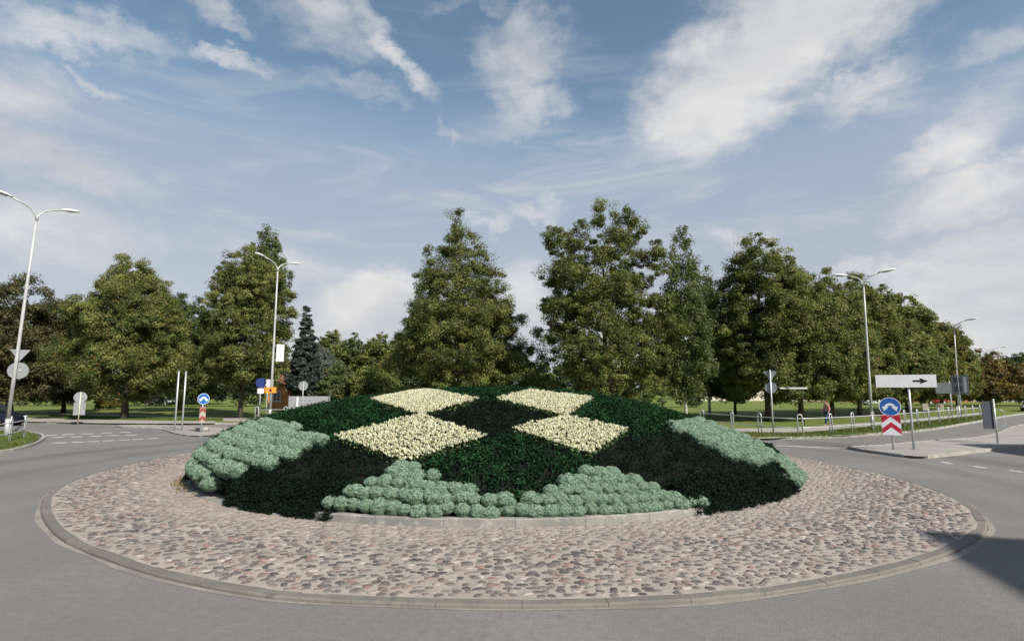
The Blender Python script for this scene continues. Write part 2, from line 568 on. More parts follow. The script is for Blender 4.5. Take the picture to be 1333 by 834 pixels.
def mat_stone():
    m, t, b = newmat('field_stone')
    a = t.n('ShaderNodeAttribute'); a.attribute_name = 'tint'
    rp = t.n('ShaderNodeValToRGB')
    e = rp.color_ramp.elements
    e[0].position, e[0].color = 0.0, (0.045, 0.042, 0.044, 1)
    e[1].position, e[1].color = 1.0, (0.40, 0.35, 0.32, 1)
    for p, c in ((0.14, (0.070, 0.064, 0.064)), (0.32, (0.110, 0.098, 0.094)), (0.5, (0.150, 0.132, 0.122)), (0.62, (0.215, 0.130, 0.108)), (0.74, (0.165, 0.157, 0.145)), (0.86, (0.26, 0.23, 0.205))):
        k = e.new(p); k.color = (*c, 1)
    t.l(a.outputs['Fac'], rp.inputs[0])
    tcn = t.n('ShaderNodeTexCoord')
    P = tcn.outputs['Object']
    nz = t.noise(P, 26, 5, 0.7)
    c = t.mix(t.ss(nz, 0.4, 0.75, 0.0, 0.35), rp.outputs[0], (0.30, 0.26, 0.24))
    # dust near the bed and in broad patches
    du = t.ss(t.noise(P, 0.55, 4, 0.6), 0.45, 0.70, 0.0, 0.35)
    dd = t.vm('DISTANCE', P, (-0.4, 19.9, 0))
    du = t.math('MAXIMUM', du, t.ss(dd, 11.6, 9.7, 0.0, 0.6))
    c = t.mix(du, c, (0.30, 0.262, 0.235))
    t.l(c, b.inputs['Base Color'])
    b.inputs['Roughness'].default_value = 0.8
    b.inputs['Specular IOR Level'].default_value = 0.3
    bp = t.n('ShaderNodeBump', i_Strength=0.5, i_Distance=0.006)
    t.l(nz, bp.inputs['Height'])
    t.l(bp.outputs[0], b.inputs['Normal'])
    return m


M_stone = mat_stone()


# ------------------------------------------------------------ ground sheets
def sheet(name, poly, z, mat, label=None):
    n = len(poly)
    tris = tessellate_polygon([[Vector((p[0], p[1], 0)) for p in poly]])
    me = bpy.data.meshes.new(name)
    me.from_pydata([(p[0], p[1], z) for p in poly], [], [list(t) for t in tris])
    bm = bmesh.new(); bm.from_mesh(me)
    bmesh.ops.recalc_face_normals(bm, faces=bm.faces)
    if sum(f.normal.z * f.calc_area() for f in bm.faces) < 0:
        bmesh.ops.reverse_faces(bm, faces=bm.faces)
    bm.to_mesh(me); bm.free()
    me.materials.append(mat)
    o = link(name, me)
    return tag(o, label, kind='structure')


def smooth_line(pts, step=0.6, closed=False):
    """Catmull-Rom through plan points, resampled"""
    P = [Vector((p[0], p[1], 0)) for p in pts]
    n = len(P)
    outp = []
    rngi = range(n) if closed else range(n - 1)
    for i in rngi:
        p0 = P[(i - 1) % n] if closed or i > 0 else P[0] * 2 - P[1]
        p1, p2 = P[i], P[(i + 1) % n]
        p3 = P[(i + 2) % n] if closed or i + 2 < n else P[-1] * 2 - P[-2]
        k = max(2, int((p2 - p1).length / step))
        for j in range(k):
            t = j / k
            outp.append(0.5 * ((2 * p1) + (p2 - p0) * t + (2 * p0 - 5 * p1 + 4 * p2 - p3) * t * t + (3 * p1 - p0 - 3 * p2 + p3) * t ** 3))
    if not closed:
        outp.append(P[-1])
    return outp


def kerb(name, line, w, z0, z1, mat, closed=False, seg=1.0, side=1, label=None):
    """a row of kerb stones; the line is the road-side face, the stones lie on its `side`"""
    mb = MB()
    L = [Vector((p[0], p[1], 0)) for p in line]
    if closed: L = L + [L[0]]
    acc = [0.0]
    for i in range(1, len(L)):
        acc.append(acc[-1] + (L[i] - L[i - 1]).length)
    tot = acc[-1]
    n = max(1, int(round(tot / seg)))

    def P(s):
        s = min(max(s, 0), tot)
        i = int(np.searchsorted(acc, s, side='right')) - 1
        i = min(i, len(L) - 2)
        d = acc[i + 1] - acc[i]
        f = (s - acc[i]) / d if d > 1e-9 else 0
        p = L[i].lerp(L[i + 1], f)
        t = (L[i + 1] - L[i]).normalized()
        return p, Vector((-t.y, t.x, 0)) * side
    for kx in range(n):
        a, b = kx * tot / n + 0.003, (kx + 1) * tot / n - 0.003
        (pa, na), (pb, nb) = P(a), P(b)
        jz = random.uniform(-0.005, 0.005)
        vs = []
        for p, nn in ((pa, na), (pb, nb)):
            for off, z in ((0, z0), (0.006, z1 - 0.02 + jz), (0.025, z1 + jz), (w - 0.01, z1 + jz), (w, z1 - 0.01 + jz), (w, z0)):
                q = p + nn * off
                vs.append((q.x, q.y, z))
        fs = [[i, i + 1, 7 + i, 6 + i] for i in range(5)] + [[0, 6, 11, 5]] + [[5, 4, 3, 2, 1, 0], [6, 7, 8, 9, 10, 11]]
        mb.add(vs, fs)
    o = mb.build(name, mat)
    return tag(o, label, kind='structure')


# base ground to the horizon
sheet('ground', [(-1500, -700), (1500, -700), (1500, 2200), (-1500, 2200)], -0.05, M_ground, 'flat ground running out to the horizon')

# line of the far kerb: left part, hidden part behind the mound, right part
LK = [at(-420, 546), at(-150, 546.5), at(0, 549), at(100, 551.5), at(200, 552.5), at(290, 552)]
RK = [at(960, 572), at(1040, 571), at(1100, 569.5), at(1150, 565), at(1210, 560), at(1280, 548.5), at(1333, 539), at(1420, 530)]
back_line = smooth_line([(p.x, p.y) for p in LK] + [(-10, 40.5), (-2, 38.5), (6, 35.5)] + [(p.x, p.y) for p in RK], 1.0)
bl = [(p.x, p.y) for p in back_line]
sheet('road', bl + [(260, 60), (260, -60), (-260, -60), (-260, 40)], 0.0, M_asph, 'grey worn asphalt road ringing the island')
sheet('lawn', bl + [(400, 130), (600, 520), (-600, 520), (-400, 60)], 0.098, M_lawn, 'green park lawn under the trees')
kerb('kerb', bl, 0.16, -0.02, 0.125, M_curb, seg=2.0, side=1, label='pale concrete kerb between road and park')

# verge strip just inside the far kerb and the park path
def band(name, a, b, z, mat, label):
    A = smooth_line([(p[0], p[1]) for p in a], 1.2)
    B = smooth_line([(p[0], p[1]) for p in b], 1.2)
    return sheet(name, [(p.x, p.y) for p in A] + [(p.x, p.y) for p in reversed(B)], z, mat, label)


band('verge', [at(-420, 545.2, .1), at(0, 548, .1), at(100, 550, .1), at(200, 551, .1), at(280, 550.5, .1)],
     [at(-420, 541, .1), at(0, 542.5, .1), at(100, 545, .1), at(200, 547, .1), at(280, 548, .1)], 0.104, M_path, 'sandy strip beside the left road')
band('path', [at(-420, 538.2, .1), at(0, 538.2, .1), at(100, 540.6, .1), at(200, 543, .1), at(300, 548, .1), at(345, 549, .1)],
     [at(-420, 537, .1), at(0, 536.8, .1), at(100, 539, .1), at(200, 541, .1), at(300, 543.2, .1), at(345, 544.5, .1)], 0.105, M_path, 'pale footpath crossing the left lawn')
band('path', [at(900, 561, .1), at(960, 562.5, .1), at(1040, 562.5, .1), at(1095, 558, .1), at(1160, 552, .1), at(1230, 545, .1), at(1290, 538, .1)],
     [at(900, 557.5, .1), at(960, 557.5, .1), at(1040, 555.5, .1), at(1095, 552, .1), at(1160, 547.5, .1), at(1230, 541, .1), at(1290, 535.5, .1)], 0.105, M_path, 'pinkish footpath behind the right railing')

# left corner island with grass
li = smooth_line([at(-260, 612), at(-90, 602), at(0, 590), at(30, 583.5), at(47, 577), at(54, 571), at(50, 567), at(36, 564.5), at(0, 563), at(-120, 562), at(-300, 566)], 0.5, True)
lip = [(p.x, p.y) for p in li]
ctr = (sum(p[0] for p in lip) / len(lip), sum(p[1] for p in lip) / len(lip))
sheet('verge', [(ctr[0] + (x - ctr[0]) * 0.985, ctr[1] + (y - ctr[1]) * 0.985) for x, y in lip], 0.10, M_verge, 'grassy corner island at the left edge')
kerb('kerb', lip, 0.15, -0.02, 0.13, M_curb, closed=True, seg=1.0, side=-1 if True else 1, label='dark sided kerb round the left grass corner')

# left splitter island (paved), right splitter island (paved)
sp = smooth_line([at(150, 555.5), at(205, 559), at(232, 566), at(262, 568.5), at(296, 565), at(316, 561), at(300, 558), at(240, 555.5), at(190, 554)], 0.5, True)
sheet('traffic_island_paving', [(p.x, p.y) for p in sp], 0.07, M_island, 'low paved splitter island on the left')
kerb('kerb', [(p.x, p.y) for p in sp], 0.12, -0.02, 0.085, M_curb, closed=True, side=1, label='kerb of the left splitter island')
rs = smooth_line([at(1103, 584), at(1120, 587.5), at(1145, 591), at(1192, 597), at(1220, 595.5), at(1275, 589), at(1333, 583), at(1420, 575), at(1560, 560)], 0.5) + \
    smooth_line([at(1560, 549), at(1420, 545), at(1333, 553.5), at(1296, 565.5), at(1266, 571.5), at(1200, 576.5), at(1140, 582), at(1103, 583.4)], 0.5)
rsp = [(p.x, p.y) for p in rs]
sheet('traffic_island_paving', rsp, 0.095, M_island, 'pale paved splitter island carrying the arrow board')
kerb('kerb', rsp, 0.14, -0.02, 0.115, M_curb, closed=True, side=1, label='kerb of the right splitter island')


# painted markings
def dash(mb, a, b, w=0.3):
    a, b = Vector(a), Vector(b)
    t = (b - a).normalized()
    n = Vector((-t.y, t.x, 0)) * w / 2
    mb.add([a - n, b - n, b + n, a + n], [[0, 1, 2, 3]])


mb = MB()
for (u0, v0, u1, v1) in ((68, 576, 88, 576), (93, 575.3, 109, 575), (114, 574.6, 129, 574), (134, 573.6, 150, 573), (155, 572.6, 168, 572), (173, 571.6, 187, 571), (192, 570.6, 207, 570)):
    dash(mb, at(u0, v0, .005), at(u1, v1, .005), 0.42)
tag(mb.build('road_marking', M_mark, fix=False), 'white give way dashes of the left entry', kind='structure')
mb = MB()
for (u0, v0, u1, v1) in ((60, 566.5, 74, 566), (81, 565.5, 96, 565), (105, 564.6, 122, 564.2), (132, 563.6, 146, 563.2), (156, 562.6, 170, 562.2),
                         (70, 568.8, 84, 568.6), (92, 568.4, 108, 568), (117, 567.6, 132, 567.2), (141, 566.6, 154, 566.4), (163, 566, 178, 565.6)):
    dash(mb, at(u0, v0, .005), at(u1, v1, .005), 0.55)
tag(mb.build('road_marking', M_mark, fix=False), 'faded white crossing blocks on the left road', kind='structure')
mb = MB()
for (u0, v0, u1, v1) in ((1226, 600.5, 1239, 603.5), (1267, 606, 1284, 609), (1313, 611.5, 1333, 614.5)):
    dash(mb, at(u0, v0, .005), at(u1, v1, .005), 0.2)
tag(mb.build('road_marking', M_mark, fix=False), 'white dashes in front of the right splitter island', kind='structure')
mb = MB()
pl = smooth_line([at(1010, 579.5, .005), at(1050, 581.5, .005), at(1100, 583.2, .005)], 0.5)
for i in range(len(pl) - 1):
    a, b = pl[i], pl[i + 1]
    dash(mb, (a.x, a.y, .005), (b.x, b.y, .005), 0.3)
tag(mb.build('road_marking', M_mark, fix=False), 'white line leading up to the right splitter island', kind='structure')

# ------------------------------------------------------------ the central island
BC = np.array([-0.43, 19.34])
BR = 9.12
OUT = [(-12.7, 22.6), (-12.75, 18.3), (-12.0, 15.4), (-11.1, 13.6), (-9.9, 12.0), (-8.4, 10.4), (-7.0, 9.2), (-4.8, 7.8), (-2.9, 7.0), (-1.5, 6.8), (0.0, 6.7), (1.6, 6.8),
       (3.1, 7.1), (5.1, 7.9), (6.7, 8.8), (8.0, 9.8), (8.8, 10.6), (9.9, 12.3), (10.65, 14.6), (10.9, 17.3), (10.6, 20.5), (9.6, 24.5), (7.2, 28.3), (3.6, 31.0), (-1.5, 32.0), (-6.5, 30.6), (-10.6, 27.0)]
outl = smooth_line(OUT, 0.35, True)
oxy = np.array([(p.x, p.y) for p in outl])
oang = np.arctan2(oxy[:, 1] - BC[1], oxy[:, 0] - BC[0])
orad = np.hypot(oxy[:, 0] - BC[0], oxy[:, 1] - BC[1])
so = np.argsort(oang)
oang, orad = oang[so], orad[so]
oang = np.r_[oang[-1] - 2 * PI, oang, oang[0] + 2 * PI]
orad = np.r_[orad[-1], orad, orad[0]]


def Ro(a): return np.interp(a, oang, orad)


def pave_z(x, y):
    a = np.arctan2(y - BC[1], x - BC[0])
    r = np.hypot(x - BC[0], y - BC[1])
    t = np.clip((Ro(a) - r) / (Ro(a) - BR), 0, 1)
    return 0.046 + 0.054 * t


NA, NRr = 240, 14
ang = np.linspace(-PI, PI, NA, endpoint=False)
V = []
for j in range(NRr + 1):
    rr = (BR - 0.3) + (Ro(ang) - 0.155 - (BR - 0.3)) * j / NRr
    x, y = BC[0] + rr * np.cos(ang), BC[1] + rr * np.sin(ang)
    V.append(np.c_[x, y, pave_z(x, y) + rng.normal(0, 0.003, NA)])
V = np.concatenate(V)
Fq = np.array([[j * NA + i, (j + 1) * NA + i, (j + 1) * NA + (i + 1) % NA, j * NA + (i + 1) % NA] for j in range(NRr) for i in range(NA)])
o = link('island_paving', np_mesh('island_paving', V, Fq, M_mortar, smooth=True))
tag(o, 'sandy mortar bed between the cobbles of the ring', kind='structure')
kerb('kerb', [(p.x, p.y) for p in outl], 0.18, -0.02, 0.052, M_kerbm, closed=True, seg=1.0, side=1 if True else -1, label='weathered kerb ring round the cobbled island')
# grit line on the asphalt beside the kerb
g0, g1 = [], []
for i, a in enumerate(ang):
    w = 0.06 + 0.03 * math.sin(5 * a) + 0.02 * math.sin(13 * a + 1) + 0.015 * math.sin(31 * a)
    r0 = float(Ro(a)) - 0.01
    r1 = float(Ro(a)) + max(0.03, w)
    g0.append((BC[0] + r0 * math.cos(a), BC[1] + r0 * math.sin(a), 0.006))
    g1.append((BC[0] + r1 * math.cos(a), BC[1] + r1 * math.sin(a), 0.004))
o = link('road_grit', np_mesh('road_grit', g0 + g1, [[i, NA + i, NA + (i + 1) % NA, (i + 1) % NA] for i in range(NA)], M_sand))
tag(o, 'pale sandy grit washed along the island kerb', kind='structure')

# cobbles: one flattened stone each, all in one surface
sx, sy = 0.152, 0.112
gx, gy = np.meshgrid(np.arange(-14, 12.5, sx), np.arange(6, 33, sy))
gx = gx + (np.arange(gx.shape[0])[:, None] % 2) * sx / 2
px = (gx + rng.uniform(-.36, .36, gx.shape) * sx).ravel()
py = (gy + rng.uniform(-.34, .34, gy.shape) * sy).ravel()
a = np.arctan2(py - BC[1], px - BC[0]); r = np.hypot(px - BC[0], py - BC[1])
ok = (r > BR + 0.17) & (r < Ro(a) - 0.23) & (rng.uniform(0, 1, len(px)) > 0.05)
px, py = px[ok], py[ok]
N = len(px)
seg = 9
ring_r = np.array([1.0, 0.86, 0.45])
ring_h = np.array([-0.25, 0.72, 1.0])
la = rng.uniform(0.054, 0.084, N) * rng.choice([1, 1, 1.15], N)
lb = rng.uniform(0.042, 0.062, N)
rot = rng.normal(0, 0.38, N)
hh = rng.uniform(0.008, 0.018, N)
pz = pave_z(px, py)
q = np.linspace(0, 2 * PI, seg, endpoint=False)
Vs = []
wob = rng.uniform(0.74, 1.14, (N, seg))
for rr, hz in zip(ring_r, ring_h):
    X = la[:, None] * rr * np.cos(q) * wob
    Y = lb[:, None] * rr * np.sin(q) * wob
    c_, s_ = np.cos(rot)[:, None], np.sin(rot)[:, None]
    Vs.append(np.stack([px[:, None] + X * c_ - Y * s_, py[:, None] + X * s_ + Y * c_, (pz + hh * hz)[:, None] + rng.normal(0, .0012, (N, seg))], -1))
V = np.stack(Vs, 1)                              # N,3,seg,3
vt = V.reshape(-1, 3)
bi = (np.arange(N) * 3 * seg)[:, None, None]
jj = np.arange(seg)
fl = []
for k_ in range(2):
    f = np.stack([k_ * seg + jj, k_ * seg + (jj + 1) % seg, (k_ + 1) * seg + (jj + 1) % seg, (k_ + 1) * seg + jj], -1)
    fl.append(bi + f[None])
f4 = np.concatenate([x.reshape(-1, 4) for x in fl])
# close the top with three quads over nine points
top = np.array([[0, 1, 2, 3], [0, 3, 4, 5], [0, 5, 6, 7]]) + 2 * seg
f4 = np.concatenate([f4, (bi + top[None]).reshape(-1, 4)])
tq = np.array([[0, 7, 8, 8]]) + 2 * seg
tint = np.repeat(np.clip(rng.beta(1.25, 1.35, N), 0, 1), 3 * seg)
cob = np_mesh('cobblestones', vt, f4, M_stone, tint, smooth=True)
o = link('cobblestones', cob)
tag(o, 'rounded grey and pink field stones set in the island ring', 'cobblestones', kind='stuff')

# kerb of the flower bed
ck = [(BC[0] + BR * math.cos(t), BC[1] + BR * math.sin(t)) for t in np.linspace(0, 2 * PI, 160, endpoint=False)]
_f0, _f1 = math.atan2(-9.0, -3.35), math.atan2(-8.75, 4.35)
kerb('bed_kerb', [(BC[0] + (BR + .16) * math.cos(t), BC[1] + (BR + .16) * math.sin(t)) for t in np.linspace(_f0, _f1, 60)], 0.16, 0.04, 0.25, M_bedkerb, seg=1.2, side=1, label='pale concrete kerb holding the front of the planted mound')
kerb('bed_kerb', [(BC[0] + (BR + .15) * math.cos(t), BC[1] + (BR + .15) * math.sin(t)) for t in np.linspace(_f1 + .004, _f0 + 2 * PI - .004, 130)], 0.15, 0.04, 0.125, M_bedkerb, seg=1.2, side=1, label='sunk kerb round the sides of the planted mound')


def dome(x, y, drop=0.0):
    dx, dy = x - BC[0], y - BC[1]
    r = np.hypot(dx, dy)
    c = dx / np.maximum(r, 1e-6)
    rr = np.clip(r / BR, 0, 1)
    p = 0.541 + 0.181 * c * rr
    return 0.18 + (2.62 - 0.18) * (1 - rr ** 1.774) ** p - drop


def on_dome(u, v):
    d = ray(u, v)
    t = np.linspace(8, 30, 1600) / math.hypot(d[0], d[1])
    x, y, z = d[0] * t, d[1] * t, EYE + d[2] * t
    ins = np.hypot(x - BC[0], y - BC[1]) < BR
    gap = np.where(ins, z - dome(x, y), 9.0)
    hit = np.where(gap <= 0)[0]
    i = hit[0] if len(hit) else (int(np.argmin(gap)) if ins.any() else None)
    if i is None:
        p = at(u, v, 0.15)
        return np.array([p.x, p.y])
    return np.array([x[i], y[i]])


def ext(p, r=11.5):
    d = np.array(p) - BC
    return BC + d / np.linalg.norm(d) * r


def sector(p, q_, r=11.5):
    a0 = math.atan2(p[1] - BC[1], p[0] - BC[0]); a1 = math.atan2(q_[1] - BC[1], q_[0] - BC[0])
    while a1 - a0 > PI: a1 -= 2 * PI
    while a1 - a0 < -PI: a1 += 2 * PI
    return [BC + r * np.array([math.cos(t), math.sin(t)]) for t in np.linspace(a0, a1, 8)]


KP = dict(L0=(345, 546), L1=(430, 566), L2=(279, 626), B1=(388, 658), M1=(527, 600), B2=(668, 649), M2=(776, 603), B3=(932, 657), R1=(1042, 630),
     R2=(866, 550), R3=(905, 541), N1=(636, 567), N1r=(664, 556), N2=(548, 539), N3=(738, 541), N4=(482, 519), N5=(622, 519), N6=(646, 518), N7=(772, 517), W1t=(552, 506), W2t=(692, 508),
     N8=(820, 558), W3l=(433, 567), W4b=(768, 590), E1=(542, 606), N8b=(848, 561), M2b=(782, 592))
K = {k_: on_dome(*v_) for k_, v_ in KP.items()}


def run(*keys, closed=False):
    """planting line through the named corners"""
    ks = list(keys) + ([keys[0]] if closed else [])
    o = []
    for p_, q_ in zip(ks[:-1], ks[1:]):
        (u0, v0), (u1, v1) = KP[p_], KP[q_]
        for j in range(6):
            o.append(on_dome(u0 + (u1 - u0) * j / 6, v0 + (v1 - v0) * j / 6))
    if not closed:
        o.append(K[ks[-1]])
    return o


PATCH = [
    ('white', run('W3l', 'N2', 'N1', 'M1', closed=True)),
    ('white', run('N1r', 'N3', 'N8', 'W4b', closed=True)),
    ('white', run('N4', 'W1t', 'N5', 'N2', closed=True)),
    ('white', run('N6', 'W2t', 'N7', 'N3', closed=True)),
    ('sage0', run('L2', 'L1', 'L0') + sector(K['L0'], K['L2'])),
    ('sage1', run('B1', 'M1', 'B2') + sector(K['B2'], K['B1'])),
    ('sage2', run('B2', 'M2', 'B3') + sector(K['B3'], K['B2'])),
    ('sage3', run('R1', 'R2', 'R3') + sector(K['R3'], K['R1'])),
    ('black0', run('L2', 'L1', 'M1', 'B1') + sector(K['B1'], K['L2'])),
    ('black1', run('N2', 'N5', 'N6', 'N3', 'N1r', 'N1', closed=True)),
    ('black2', run('B3', 'M2', 'M2b', 'N8b', 'R2', 'R1') + sector(K['R1'], K['B3'])),
    ('emerald0', run('E1', 'N1', 'N1r', 'W4b', 'M2', 'B2', closed=True)),
    ('emerald1', run('L0', 'N4', 'N2', 'W3l', 'L1', closed=True)),
    ('emerald2', run('N3', 'N7', 'R3', 'R2', 'N8b', 'N8', closed=True)),
]


def inpoly(x, y, poly):
    c = np.zeros(len(x), bool)
    n = len(poly)
    for i in range(n):
        x0, y0 = poly[i]; x1, y1 = poly[(i + 1) % n]
        m = ((y0 > y) != (y1 > y)) & (x < (x1 - x0) * (y - y0) / (y1 - y0 + 1e-12) + x0)
        c ^= m
    return c


def segdist(x, y, poly):
    best = np.full(len(x), 1e9)
    n = len(poly)
    for i in range(n):
        a_, b_ = np.array(poly[i]), np.array(poly[(i + 1) % n])
        d_ = b_ - a_
        t = np.clip(((x - a_[0]) * d_[0] + (y - a_[1]) * d_[1]) / (d_ @ d_ + 1e-9), 0, 1)
        best = np.minimum(best, np.hypot(x - a_[0] - t * d_[0], y - a_[1] - t * d_[1]))
    return best


def classify(x, y):
    x, y = np.atleast_1d(x), np.atleast_1d(y)
    cls = np.full(len(x), -1)
    for i, (_, poly) in enumerate(PATCH):
        m = (cls < 0) & inpoly(x, y, poly)
        cls[m] = i
    rest = cls < 0
    if rest.any():
        ds = np.stack([segdist(x[rest], y[rest], p) for _, p in PATCH], 1)
        ds[:, :4] += 0.3
        near = ds.argmin(1)
        near[(ds.min(1) > 0.35) | (y[rest] > 20.2)] = 99
        cls[rest] = near
    return cls


# soil body of the mound
V = []
for j in range(30):
    rr = np.full(NA, BR - 0.14) * (math.sin(j / 29 * PI / 2))
    x, y = BC[0] + rr * np.cos(ang), BC[1] + rr * np.sin(ang)
    V.append(np.c_[x, y, dome(x, y, 0.20)])
V = np.concatenate(V)
Fq = np.array([[j * NA + i, (j + 1) * NA + i, (j + 1) * NA + (i + 1) % NA, j * NA + (i + 1) % NA] for j in range(29) for i in range(NA)])
o = link('mound_soil', np_mesh('mound_soil', V, Fq, M_soil, smooth=True))
tag(o, 'dark soil of the planted mound', kind='structure')


# ------------------------------------------------------------ leaf clouds
def unit(n, g=rng):
    v = g.normal(size=(n, 3))
    return v / np.linalg.norm(v, axis=1, keepdims=True)


def leaves(P, Nn, size, width=0.55, g=rng):
    """diamond leaves at P with normals Nn"""
    n = len(P)
    Nn = Nn / np.maximum(np.linalg.norm(Nn, axis=1, keepdims=True), 1e-6)
    r_ = unit(n, g)
    t = np.cross(Nn, r_); t /= np.maximum(np.linalg.norm(t, axis=1, keepdims=True), 1e-6)
    b = np.cross(Nn, t)
    s = np.broadcast_to(np.asarray(size, float).reshape(-1, 1), (n, 1)) * 0.5
    V = np.stack([P - t * s, P + b * s * width - Nn * s * .15, P + t * s, P - b * s * width - Nn * s * .15], 1).reshape(-1, 3)
    Fq = np.arange(n * 4).reshape(n, 4)
    return V, Fq


def blob_leaves(C, Rc, per, leaf, flat=0.75, jit=0.7, up=0.3, g=rng, shell=0.55):
    """leaves on ellipsoid clumps; returns V,F,tint"""
    n = len(C)
    idx = np.repeat(np.arange(n), per)
    d = unit(len(idx), g)
    rr = Rc[idx] * (shell + (1 - shell) * g.uniform(0, 1, len(idx)) ** 0.5)
    fl = np.c_[g.uniform(.7, 1.4, (n, 2)), flat * g.uniform(.6, 1.3, n)][idx]
    P = C[idx] + d * rr[:, None] * fl + g.normal(0, .10, (len(idx), 3)) * rr[:, None]
    Nn = d + unit(len(idx), g) * jit + np.array([0, 0, up])
    sz = leaf * g.uniform(0.6, 1.35, len(idx))
    V, Fq = leaves(P, Nn, sz, g=g)
    ct = g.normal(0.45, 0.16, n)[idx] + g.normal(0, 0.16, len(idx))
    rare = g.uniform(0, 1, len(idx)) < 0.03
    ct = np.where(rare, 0.98, np.clip(ct, 0, 0.92))
    return V, Fq, np.repeat(ct, 4)


# ------------------------------------------------------------ bed planting
_rt = np.linspace(0, BR - 0.06, 800)
_zt = 0.18 + 2.44 * (1 - (_rt / BR) ** 1.774) ** 0.541
_at = np.r_[0, np.cumsum(np.hypot(np.diff(_rt), np.diff(_zt)))]


def rings(cell):
    """radii spaced evenly along the slope, from the rim up"""
    n = int(_at[-1] / cell)
    return [float(np.interp(_at[-1] - k * cell, _at, _rt)) for k in range(n)]


def scatter(cell, jitter=0.4):
    X, Y = [], []
    for k, r in enumerate(rings(cell * 0.87)):
        m = max(3, int(2 * PI * r / cell))
        th = (np.arange(m) + (k % 2) * .5 + rng.uniform(-jitter, jitter, m)) / m * 2 * PI
        a = np.interp(r, _rt, _at) + rng.uniform(-jitter, jitter, m) * cell * .8
        rr = np.interp(np.clip(a, 0, _at[-1]), _at, _rt)
        X.append(BC[0] + rr * np.cos(th)); Y.append(BC[1] + rr * np.sin(th))
    x, y = np.concatenate(X), np.concatenate(Y)
    return x, y, classify(x, y)


def normals(x, y):
    e = 0.05
    nx = -(dome(x + e, y) - dome(x - e, y)) / (2 * e)
    ny = -(dome(x, y + e) - dome(x, y - e)) / (2 * e)
    n = np.c_[nx, ny, np.ones(len(x))]
    return n / np.linalg.norm(n, axis=1, keepdims=True)


COVER = {8: ('black-green creeping evergreen filling the front left diamond', M_black), 9: ('black-green evergreen diamond in the middle of the pattern', M_black),
         10: ('black-green creeping evergreen filling the big right diamond', M_black), 11: ('emerald juniper diamond at the front centre', M_emer),
         12: ('emerald juniper diamond at the upper left of the mound', M_emer), 13: ('emerald juniper diamond at the upper right of the mound', M_emer),
         99: ('emerald juniper covering the back of the mound', M_emer)}
cx_, cy_, cc = scatter(0.20, 0.45)
for pid, (lab, mt) in COVER.items():
    m = cc == pid
    if not m.any(): continue
    x, y = cx_[m], cy_[m]
    if pid in (11, 12, 13, 99):
        R_ = rng.uniform(0.13, 0.22, len(x)); per, lf = 64, 0.065
    else:
        R_ = rng.uniform(0.10, 0.17, len(x)); per, lf = 80, 0.042
    if pid == 99: per = 34; lf = .08
    wv = np.sin(3.1 * x + 1.7 * np.sin(2.3 * y)) * np.sin(2.7 * y + 1.3 * np.sin(3.3 * x)) + .5 * np.sin(7.1 * x + 2) * np.sin(6.3 * y)
    C = np.c_[x, y, dome(x, y, 0.13) + rng.uniform(-0.03, 0.05, len(x)) + .035 * wv]
    if pid in (8, 10, 99):                      # shoots hanging over the kerb
        th_ = rng.uniform(-PI, PI, 9000)
        rim_c = classify(BC[0] + (BR - .2) * np.cos(th_), BC[1] + (BR - .2) * np.sin(th_))
        th_ = th_[rim_c == pid]
        ro_ = BR + rng.uniform(-.34, .13, len(th_))
        C = np.r_[C, np.c_[BC[0] + ro_ * np.cos(th_), BC[1] + ro_ * np.sin(th_), rng.uniform(.05, .15, len(th_)) + np.clip((BR + .15 - ro_) * 1.25, 0, .6)]]
        R_ = np.r_[R_, rng.uniform(.08, .12, len(th_))]
    V, Fq, tn = blob_leaves(C, R_, per, lf, flat=0.8, jit=0.9, up=0.5)
    wv = np.sin(3.1 * V[:, 0] + 1.7 * np.sin(2.3 * V[:, 1])) * np.sin(2.7 * V[:, 1] + 1.3 * np.sin(3.3 * V[:, 0]))
    tn = np.clip(tn + .16 * wv, 0, .95)
    o = link('ground_cover', np_mesh('ground_cover', V, Fq, mt, tn))
    tag(o, lab, 'ground cover', kind='stuff')

